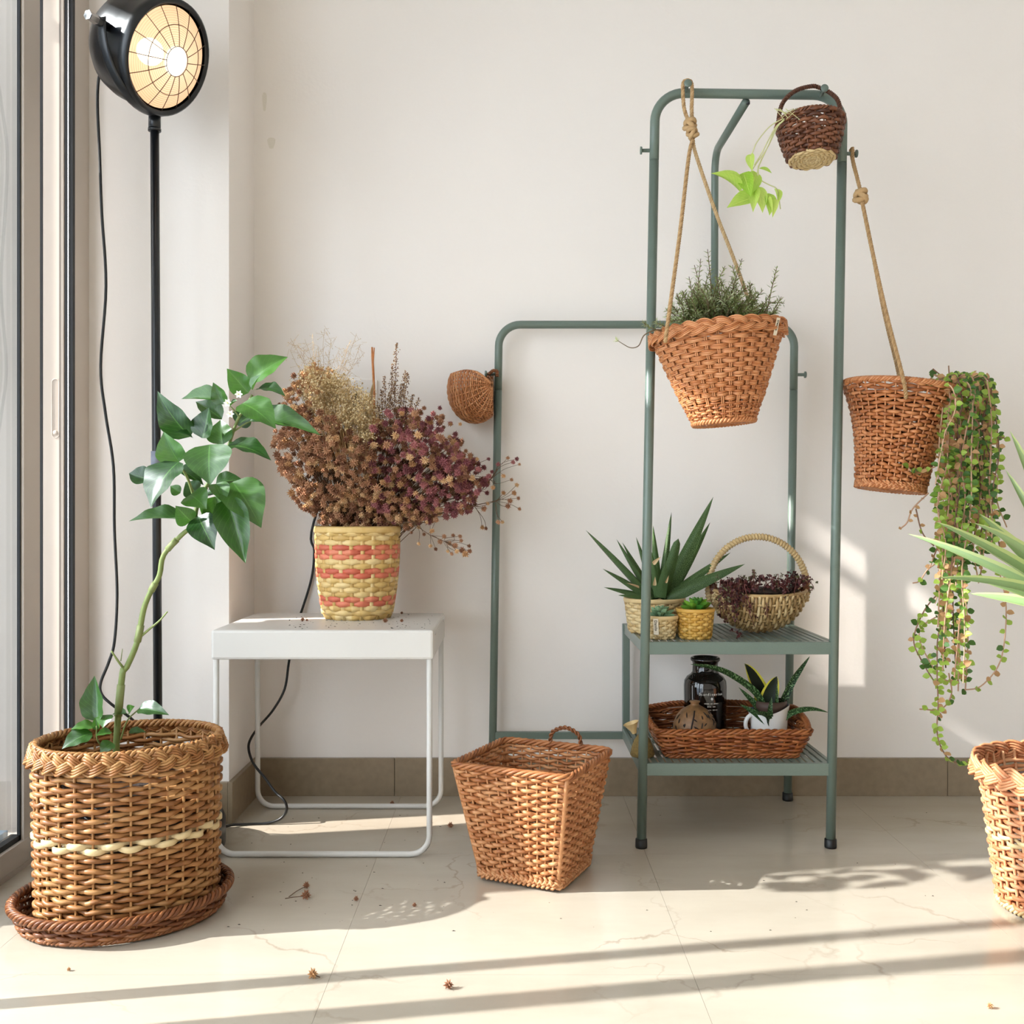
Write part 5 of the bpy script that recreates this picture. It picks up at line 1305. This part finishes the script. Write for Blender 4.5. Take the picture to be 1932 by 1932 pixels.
vine([vpt(1752, 930, -.06), vpt(1722, 960, -.06), vpt(1712, 985, -.06), vpt(1698, 998, -.06)], step=.02, mix=(0, 0, 1), sz=.7); vine([vpt(1728, 960, -.05), vpt(1740, 1005, -.05), vpt(1762, 1030, -.05)], step=.02, mix=(.2, 0, .8), sz=.7)
for (x0, y0, x1, y1) in ((1780, 715, 1760, 696), (1790, 712, 1790, 690), (1800, 712, 1800, 705), (1830, 715, 1838, 705), (1850, 735, 1868, 748), (1870, 820, 1900, 828)): vine([vpt(x0 - 10, y0 + 15, 0), vpt(x0, y0, -.01), vpt(x1, y1, -.02)], step=.012)
obj('stems', ms, M_vs, tr)
LF.sort(key=lambda q: q[0].y - q[3] * 4)
rest = [([], []), ([], []), ([], [])]
for i, (b, d, nh, L, k) in enumerate(LF):
    if i < 300: put('leaf', vme[k], frame(b, b + d * L, nh, L * .85), tr)
    else: roundlet(*rest[k], b, d, nh, L, L * .85)
for (V, Fc), m_ in zip(rest, (M_vl, M_vd, M_vb)):
    mb = MB(); mb.add(V, Fc); o = obj('small_leaves', mb, m_, tr, kind='stuff')
soil_disc('soil', RS, 0.90, M_soil, tr)

# ------------------------------------------------------------------ pothos from the small bucket
po = thing('pothos', 'lime green trailing sprigs hanging from the small dark bucket', 'plant', (SB.x, SB.y, SB.z + .07))
M_po = mat_leaf('lime_leaf', srgb(150, 190, 60), srgb(204, 222, 124), .4, .4, .35)
M_pos = mat_plain('pale_stem', srgb(206, 206, 150), .6)
pm = [leaf_mesh('leaf', ovate(.58, 1.2, .74), 10, 4, fold=f, droop=d, asp=.45) for f, d in ((.12, .15), (.3, .3))]
for m_ in pm: m_.materials.append(M_po)
mb = MB()
def q3(cx, cy): return (1180 + .2588 * cx, 120 + .2588 * cy)
for pts in ([(1160, 400), (1105, 470), (1030, 620), (960, 720), (900, 810), (850, 890), (842, 940)], [(1160, 410), (1090, 480), (1040, 600), (990, 700), (965, 780), (960, 850), (935, 960)], [(1150, 400), (1050, 460), (960, 570), (925, 650), (905, 665)], [(1040, 600), (985, 720), (968, 760), (980, 840), (1040, 880), (1100, 910), (1115, 960), (1130, 1060)], [(1160, 410), (1090, 470), (1000, 640), (940, 740)]):
    mb.tube(catmull([P(*q3(*p), 2.235 - .01 * (i > 1)) for i, p in enumerate(pts)], 5), .0013, 5)
for k in range(7):
    a = rnd.uniform(.3, 2.8); mb.tube(catmull([P(1476 + rnd.uniform(-6, 30), 222, 2.24), P(1478 + rnd.uniform(-20, 40), 205, 2.22), P(1470 + rnd.uniform(-20, 50), 214 + rnd.uniform(-4, 12), 2.21)], 5), .0006, 4)
obj('stems', mb, M_pos, po)
for (b, e, w, i, nh) in [((910, 658), (925, 785), 62, 0, (-.5, -.9, .2)), ((972, 765), (1068, 800), 52, 0, (0, -.7, .8)), ((838, 940), (622, 800), 62, 1, (0, -.8, .9)), ((965, 968), (738, 1052), 130, 0, (0, -.9, .5)), ((860, 795), (915, 975), 110, 0, (-.3, -1, 0)), ((950, 790), (900, 965), 95, 0, (.3, -1, 0)), ((958, 895), (1000, 1090), 95, 0, (.2, -1, 0)), ((1045, 945), (1050, 1108), 85, 0, (.2, -1, .1)), ((1085, 915), (1108, 1028), 50, 1, (.5, -.8, 0)), ((940, 900), (930, 1085), 80, 0, (-.2, -1, .1)), ((1030, 1000), (1072, 1125), 60, 1, (.4, -.9, 0))]:
    put('leaf', pm[i], frame(P(*q3(*b), 2.23), P(*q3(*e), 2.21 + rnd.uniform(-.02, .02)), nh, w * .2588 / F * 2.23), po)

# ------------------------------------------------------------------ burgundy sedum in the egg basket
se = thing('sedum', 'dark burgundy creeping sedum spilling over the hoop handled basket', 'plant', (EC.x, EC.y, EC.z - .02))
M_se = mat_tone('burgundy_leaf', [srgb(50, 22, 24), srgb(92, 42, 44), srgb(84, 84, 52)], .5)
M_ses = mat_plain('burgundy_stem', srgb(110, 58, 50), .6)
ms = MB(); VN, FN, TN = [], [], []
def creeper(pts, n, L=.0075):
    c = catmull(pts, 6); ms.tube(c, .0009, 4); k0 = rnd.choice([.1, .3, .5, .9])
    for k in range(n):
        b = Vector(c[rnd.randrange(len(c))]) + rv(.004)
        for j in range(4):
            n0 = len(VN); leaflet(VN, FN, b, rv(1), rv(1), L * rnd.uniform(.7, 1.3), L * .75, .2); TN.extend([min(1, max(0, k0 + rnd.uniform(-.2, .2)))] * (len(VN) - n0))
for k in range(26):
    x0 = rnd.uniform(1352, 1400); y1 = rnd.uniform(1110, 1190); x1 = x0 + (y1 - 1100) * rnd.uniform(-.1, .45)
    creeper([P(x0 + 15, 1112, 2.48), P(x0 + 4, 1098 + rnd.uniform(-6, 8), 2.44), P((x0 + x1) / 2, (1105 + y1) / 2, 2.424), P(x1, y1, 2.425 + max(0, (y1 - 1150)) * .0009)], 10)
for k in range(26):
    x0 = rnd.uniform(1400, 1515); creeper([P(x0 - 12, 1112, 2.52), P(x0, 1095 + rnd.uniform(-14, 10), 2.46), P(x0 + rnd.uniform(-10, 22), 1112 + rnd.uniform(-25, 14), 2.43)], 9)
creeper([P(1405, 1108, 2.5), P(1420, 1092, 2.45), P(1424, 1082, 2.44)], 9); creeper([P(1505, 1110, 2.48), P(1525, 1098, 2.45), P(1535, 1108, 2.44), P(1528, 1115, 2.44)], 8); creeper([P(1440, 1110, 2.45), P(1446, 1140, 2.424), P(1448, 1165, 2.43)], 7); creeper([P(1380, 1190, 2.44), P(1395, 1196, 2.42), P(1392, 1204, 2.42)], 7)
obj('stems', ms, M_ses, se); mb = MB(); mb.add(VN, FN, TN); obj('leaf_clusters', mb, M_se, se, kind='stuff')
mb = MB(); mb.lathe([(0, -.012), (.07, -.012), (.098, -.004), (.098, -.001), (0, .002)], EC, 32); obj('soil', mb, M_soil, se)

# ------------------------------------------------------------------ dried flowers in the striped basket
df = thing('dried_bouquet', 'wide bouquet of dried brown, purple and straw coloured flowers in the striped basket', 'flowers', (YC.x, YC.y, TZ + .15))
M_fb = mat_tone('brown_flower', [srgb(104, 66, 46), srgb(152, 104, 76), srgb(190, 144, 108)], .9, objrand=False)
M_fp = mat_tone('plum_flower', [srgb(88, 46, 46), srgb(142, 80, 84), srgb(178, 114, 110)], .9)
M_ft = mat_tone('tan_flower', [srgb(150, 104, 66), srgb(196, 150, 104), srgb(220, 184, 140)], .9)
M_gyp = mat_tone('straw_bloom', [srgb(176, 144, 92), srgb(214, 188, 140), srgb(234, 216, 176)], .9)
M_ds = mat_plain('dry_stem', srgb(92, 64, 40), .9)
M_dsp = mat_plain('pale_dry_stem', srgb(186, 152, 102), .9)
def puff(mb, c, r, tone, seg=7):
    # ragged ball of bracts: spikes around a small core
    V = []; fs = []
    for k in range(seg * 4):
        z = 1 - 2 * (k + .5) / (seg * 4); a = k * 2.39996; s_ = math.sqrt(1 - z * z); d = Vector((s_ * math.cos(a), s_ * math.sin(a), z)); x = d.orthogonal().normalized(); y = d.cross(x); o = len(V)
        b = r * .55; w = r * .30
        V += [Vector(c) + d * b * .3 + x * w, Vector(c) + d * b * .3 - x * w * .5 + y * w * .87, Vector(c) + d * b * .3 - x * w * .5 - y * w * .87, Vector(c) + d * r * rnd.uniform(.8, 1.15)]
        fs += [(o, o + 1, o + 3), (o + 1, o + 2, o + 3), (o + 2, o, o + 3)]
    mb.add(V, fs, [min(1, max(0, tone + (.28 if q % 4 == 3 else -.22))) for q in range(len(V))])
heads = {}
for nm, m_ in (('b', M_fb), ('p', M_fp), ('t', M_ft)):
    heads[nm] = []
    for k in range(4):
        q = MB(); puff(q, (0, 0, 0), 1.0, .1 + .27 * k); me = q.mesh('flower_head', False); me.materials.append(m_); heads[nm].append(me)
ms = MB(); HD = []
BR = P(675, 1005, YC.y)
def stemto(c, r=.0007, mbx=None):
    c = Vector(c); b = BR + Vector(((c.x - BR.x) * .22, (c.y - BR.y) * .3, -.05)); m = b * .45 + c * .55 + Vector((-(c.x - BR.x) * .10, 0, .02))
    (mbx or ms).tube(catmull([b, m, c], 4), r, 4, caps=False)
def head(px, py, dy, kind, r):
    HD.append((P(px, py, YC.y + dy), kind, r / F * 2.5))
def inpoly(x, y, poly):
    c = False; n = len(poly)
    for i in range(n):
        (x1, y1), (x2, y2) = poly[i], poly[i - 1]
        if (y1 > y) != (y2 > y) and x < (x2 - x1) * (y - y1) / (y2 - y1) + x1: c = not c
    return c
def fill(poly, n, kinds, r, dmax, lo=-1, hi=.85):
    xs = [p[0] for p in poly]; ys = [p[1] for p in poly]; k = 0
    while k < n:
        x, y = rnd.uniform(min(xs), max(xs)), rnd.uniform(min(ys), max(ys))
        if not inpoly(x, y, poly): continue
        dy = rnd.uniform(lo, hi) * dmax * max(.25, min(1, (1000 - y) / 150)); head(x, y, dy, rnd.choice(kinds), rnd.uniform(*r)); k += 1
fill([(600, 985), (560, 950), (525, 890), (512, 820), (530, 770), (570, 762), (630, 790), (690, 830), (710, 900), (700, 985)], 620, 'bbbbbtb', (6, 9.5), .15)
fill([(700, 985), (690, 900), (700, 800), (740, 770), (800, 775), (850, 820), (885, 880), (900, 930), (860, 975), (780, 990)], 520, 'pppbptb', (6, 10), .15)
fill([(600, 990), (640, 930), (760, 930), (840, 960), (780, 996), (690, 998)], 260, 'tbbbt', (6, 9), .14)
fill([(520, 780), (535, 735), (560, 700), (600, 690), (620, 730), (600, 790)], 110, 'ttb', (5, 8), .08)
fill([(830, 850), (880, 850), (925, 890), (915, 960), (860, 970)], 110, 'ppb', (6, 10), .10)
fill([(740, 800), (800, 770), (845, 790), (880, 850), (860, 900), (780, 880)], 100, 'pb', (5, 9), .10)
fill([(560, 700), (600, 680), (630, 700), (610, 740), (570, 745)], 30, 't', (4, 7), .06)
fill([(600, 985), (560, 940), (540, 890), (530, 820), (570, 790), (690, 830), (700, 985)], 190, 'b', (5, 9), .14, .35, .9)
fill([(700, 985), (695, 800), (740, 790), (800, 800), (860, 860), (880, 930), (780, 980)], 190, 'bpb', (5, 9), .14, .35, .9)
for (x, y, r) in [(887, 862, 6), (900, 866, 5), (922, 866, 5), (928, 890, 5), (940, 876, 6), (958, 864, 5), (968, 872, 6), (975, 866, 6), (980, 876, 4), (950, 898, 6), (965, 905, 5), (975, 915, 6), (970, 930, 7), (962, 945, 7), (978, 940, 5), (980, 960, 5), (950, 930, 6), (958, 955, 7), (940, 985, 6), (948, 985, 5), (920, 950, 5), (915, 958, 4), (910, 995, 6), (917, 997, 5), (905, 925, 6), (918, 915, 6), (930, 920, 6), (868, 800, 5), (835, 785, 6), (850, 800, 5), (800, 770, 6), (815, 790, 6), (830, 770, 6)]: head(x, y, rnd.uniform(-.06, .06), rnd.choice('btp'), r)
for (x, y, r) in [(765, 998, 5), (776, 1005, 4), (790, 1026, 5), (800, 1008, 5), (815, 1002, 6), (812, 1030, 5), (822, 1036, 5), (830, 1022, 7), (838, 1012, 6), (848, 1025, 6), (845, 1040, 5), (858, 1030, 7), (862, 1040, 6), (870, 1020, 5), (872, 1038, 7), (878, 1045, 8), (886, 1040, 6), (868, 1012, 5), (855, 1010, 5), (852, 1045, 5), (885, 1030, 5), (775, 990, 5), (790, 995, 5), (805, 985, 5)]: head(x, y, rnd.uniform(-.10, -.02), rnd.choice('bbt'), r)
HD.sort(key=lambda q: q[0].y - q[2] * 3)
NODES = [(872, 905, 0), (895, 955, -.02), (905, 925, .02), (925, 905, 0), (935, 945, -.01), (780, 985, -.04), (812, 1010, -.06), (840, 1022, -.06), (885, 880, .01)]
for nd in NODES[:6] + NODES[8:]: stemto(P(nd[0], nd[1], YC.y + nd[2]), .0011)
for a_, b_ in ((0, 3), (1, 4), (2, 3), (5, 6), (6, 7)):
    p0, p1 = (P(NODES[q][0], NODES[q][1], YC.y + NODES[q][2]) for q in (a_, b_)); ms.tube(catmull([p0, p0 * .5 + p1 * .5 + rv(.004), p1], 4), .0009, 4)
restm = {k: MB() for k in 'bpt'}
for i, (c, k, r) in enumerate(HD):
    if i < 300:
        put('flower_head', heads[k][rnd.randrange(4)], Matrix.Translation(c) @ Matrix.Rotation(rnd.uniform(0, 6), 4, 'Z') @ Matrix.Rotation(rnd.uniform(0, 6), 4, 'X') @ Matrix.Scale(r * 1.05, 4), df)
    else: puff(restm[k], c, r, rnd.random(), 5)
    px = c.x / c.y * F + 966; py = 966 - (c.z - EYE) / c.y * F
    if px > 890 or (px > 760 and py > 980):
        nd = min(NODES, key=lambda n_: (n_[0] - px) ** 2 + (n_[1] - py) ** 2 + (1e5 if n_[0] > px else 0)); nq = P(nd[0], nd[1], YC.y + nd[2])
        ms.tube(catmull([nq, nq * .5 + c * .5 + rv(.006), c], 4), .0006, 4, caps=False)
    elif c.y > YC.y - .01 and i % 2 == 0: stemto(c)
for k, m_ in (('b', M_fb), ('p', M_fp), ('t', M_ft)): obj('back_flower_heads', restm[k], m_, df, kind='stuff', smooth=False)
obj('stems', ms, M_ds, df, kind='stuff')
# pale baby's-breath cloud with wispy top
ms = MB(); mg = MB()
def dot(c, r, tone):
    c = Vector(c); mg.add([c + Vector((r, 0, 0)), c + Vector((0, r, 0)), c - Vector((r, 0, 0)), c - Vector((0, r, 0)), c + Vector((0, 0, r)), c - Vector((0, 0, r))], [(0, 1, 4), (1, 2, 4), (2, 3, 4), (3, 0, 4), (1, 0, 5), (2, 1, 5), (3, 2, 5), (0, 3, 5)], tone)
gpoly = [(575, 745), (560, 720), (590, 690), (630, 705), (690, 740), (712, 790), (700, 830), (670, 815), (625, 790), (590, 765)]
k = 0
while k < 250:
    x, y = rnd.uniform(555, 715), rnd.uniform(685, 840)
    if not inpoly(x, y, gpoly): continue
    c = P(x, y, YC.y + rnd.uniform(-.11, .08)); k += 1
    h0 = BR * .42 + c * .58; ms.tube([h0 + Vector((0, .03, 0)), c], .0005, 3, caps=False)
    for j in range(24):
        q = c + rv(.009); dot(q, rnd.uniform(.0011, .0028), rnd.random())
        if j % 3 == 0: ms.tube([c - Vector((0, 0, .012)), q], .0003, 3, caps=False)
for (x, y) in [(548, 638), (560, 650), (575, 640), (590, 630), (600, 655), (625, 640), (640, 660), (660, 645), (672, 632), (680, 650), (688, 665), (620, 672), (600, 680), (570, 670), (640, 690), (548, 662), (612, 620), (655, 680)]:
    e = P(x, y, YC.y + rnd.uniform(-.05, .05)); b = P(615 + (x - 615) * .25, 740, YC.y); m = b * .4 + e * .6 + rv(.006); ms.tube(catmull([b, m, e], 5), .0004, 3, caps=False)
    for j in range(16):
        f = rnd.uniform(.4, 1.05); c = b * (1 - f) + e * f; q = c + rv(.012); ms.tube([c, q], .00028, 3, caps=False); dot(q, rnd.uniform(.0007, .0014), rnd.random())
obj('straw_stems', ms, M_dsp, df, kind='stuff'); obj('straw_blooms', mg, M_gyp, df, kind='stuff', smooth=False)
# dark seed spikes
ms = MB(); mg = MB()
for (tx, ty, bx_, n) in [(748, 646, 742, 120), (740, 690, 735, 90), (725, 710, 728, 80), (765, 700, 752, 110), (770, 705, 755, 80), (720, 735, 725, 80), (758, 725, 748, 90), (780, 745, 758, 90), (735, 740, 735, 90), (712, 760, 722, 60), (790, 752, 765, 60), (745, 720, 744, 90)]:
    b = P(bx_, 820, YC.y - .03 + rnd.uniform(-.03, .03)); e = P(tx, ty, YC.y - .03 + rnd.uniform(-.05, .03)); ms.tube([b, b * .5 + e * .5 + rv(.002), e], .0007, 4)
    for j in range(int(n * 1.7)):
        f = rnd.random() ** .8; c = b * (1 - f) + e * f; q = c + rv(.0090 * (1.05 - f) + .0012); dot(q, rnd.uniform(.0010, .0021), rnd.random())
M_seed = mat_tone('seed_spike', [srgb(84, 58, 40), srgb(134, 98, 68), srgb(192, 160, 120)], .9)
obj('spike_stems', ms, M_ds, df, kind='stuff'); obj('seed_spikes', mg, M_seed, df, kind='stuff', smooth=False, label='dark upright seed spikes')
mb = MB(); mb.tube(catmull([P(700, 850, YC.y - .02), P(706, 760, YC.y - .02), P(702, 655, YC.y - .02)], 6), [.0030] * 12 + [.0022], 7, tone=.5); mb.tube(catmull([P(706, 760, YC.y - .022), P(704, 700, YC.y - .022), P(706, 656, YC.y - .022)], 6), .0016, 6)
obj('cane_stick', mb, mat_plain('orange_cane', srgb(176, 110, 58), .6, noise=.2, nscale=90), df, label='upright orange brown cane stick')
# dry curled leaf and pale wire curl
put('dry_leaf', dm, frame(P(700, 770, YC.y - .05), P(706, 715, YC.y - .05), (0, -1, .2), .012), df)

# ------------------------------------------------------------------ fallen bits
def fallen(c, kind, r, label, stem=None, group=None):
    t = thing('fallen_flower', label, 'dried flower', c, 'fallen dried flowers on the table' if c[2] > .1 else 'fallen dried flowers on the floor')
    put('flower_head', heads[kind][1], Matrix.Translation(Vector(c) + Vector((0, 0, r * .8))) @ Matrix.Scale(r, 4), t)
    if stem:
        mb = MB(); mb.tube(catmull([Vector(c) + Vector((0, 0, r * .6))] + [Vector(s_) for s_ in stem], 5), .0008, 5); obj('stem', mb, M_ds, t)
def fl(px, py): 
    Y = EYE * F / (py - 966); return Vector(((px - 966) / F * Y, Y, 0))
c = fl(577, 1697); fallen(c, 'b', .011, 'dried brown sprig with a stem on the floor right of the big basket', [fl(558, 1698) + Vector((0, 0, .006)), fl(538, 1697) + Vector((0, 0, .002))])
c = fl(578, 1676); fallen(c, 'b', .008, 'small dried flower on the floor just behind the fallen sprig', [fl(560, 1685) + Vector((0, 0, .004)), fl(545, 1694) + Vector((0, 0, .002))])
c = fl(590, 1846); fallen(c, 't', .010, 'tan dried flower on the sunlit floor between the shadow stripes', [fl(604, 1846) + Vector((0, 0, .002))])
c = fl(846, 1866); fallen(c, 'b', .009, 'brown dried flower on the sunlit floor in front of the waste basket')
c = fl(850, 1562); fallen(c, 'b', .0085, 'dried flower on the sun strip beside the waste basket')
c = fl(740, 1519); fallen(c, 'b', .007, 'dried flower behind the back rail of the white table', [fl(728, 1518) + Vector((0, 0, .001))])
c = fl(1868, 1903); fallen(c, 't', .006, 'tiny tan flower on the floor in the bottom right corner')
c = fl(672, 1700); fallen(c, 'b', .006, 'dark dried flower on the shaded floor, nearest to the white table')
c = fl(130, 1832); fallen(c, 't', .004, 'tiny curled tan petal on the floor below the oval tray')
c = fl(782, 1711); fallen(c, 'b', .005, 'dark dried flower on the shaded floor left of the waste basket')
def tp(px, py):
    Y = (EYE - TZ) * F / (py - 966); return Vector(((px - 966) / F * Y, Y, TZ))
for (x, y, r, lb) in ((571, 1172, .0055, 'brown dried flower on the table top left of the striped basket'), (579, 1172, .0035, 'smallest reddish dried flower beside another left on the table top'), (727, 1175, .007, 'dried flower on the table top in front of the striped basket'), (758, 1159, .0045, 'dried flower on the table top right of the striped basket'), (758, 1174, .005, 'dark dried flower near the right front edge of the table top')):
    fallen(tp(x, y), 'b', r, lb)
mb = MB()
for k in range(120):
    y = rnd.uniform(1160, 1187); x = rnd.uniform(545, 815) if rnd.random() < .8 else rnd.uniform(620, 800); c = tp(x, y); s_ = rnd.uniform(.0006, .0022)
    mb.add([c + Vector((s_ * rnd.uniform(.5, 2.5), 0, .0004)), c + Vector((0, s_, .0006)), c + Vector((-s_ * rnd.uniform(.5, 2), 0, .0004)), c + Vector((0, -s_ * .6, .0005)), c + Vector((0, 0, s_))], [(0, 1, 4), (1, 2, 4), (2, 3, 4), (3, 0, 4), (3, 2, 1, 0)])
M_crumb = mat_plain('plant_crumbs', srgb(42, 30, 26), .9)
o = obj('plant_crumbs', mb, M_crumb, None, kind='stuff', smooth=False); tag(o, 'dark plant crumbs scattered over the white table top', 'crumbs')
mb = MB()
for k in range(110):
    y = rnd.uniform(1530, 1760); x = rnd.uniform(420, 860) if rnd.random() < .7 else rnd.uniform(860, 1850); c = fl(x, y); s_ = rnd.uniform(.0005, .0018)
    mb.add([c + Vector((s_ * rnd.uniform(.5, 3), 0, .0004)), c + Vector((0, s_, .0006)), c + Vector((-s_ * rnd.uniform(.5, 2), 0, .0004)), c + Vector((0, -s_ * .6, .0005)), c + Vector((0, 0, s_))], [(0, 1, 4), (1, 2, 4), (2, 3, 4), (3, 0, 4), (3, 2, 1, 0)])
o = obj('plant_crumbs', mb, M_crumb, None, kind='stuff', smooth=False); tag(o, 'dark crumbs strewn over the shaded marble floor', 'crumbs')
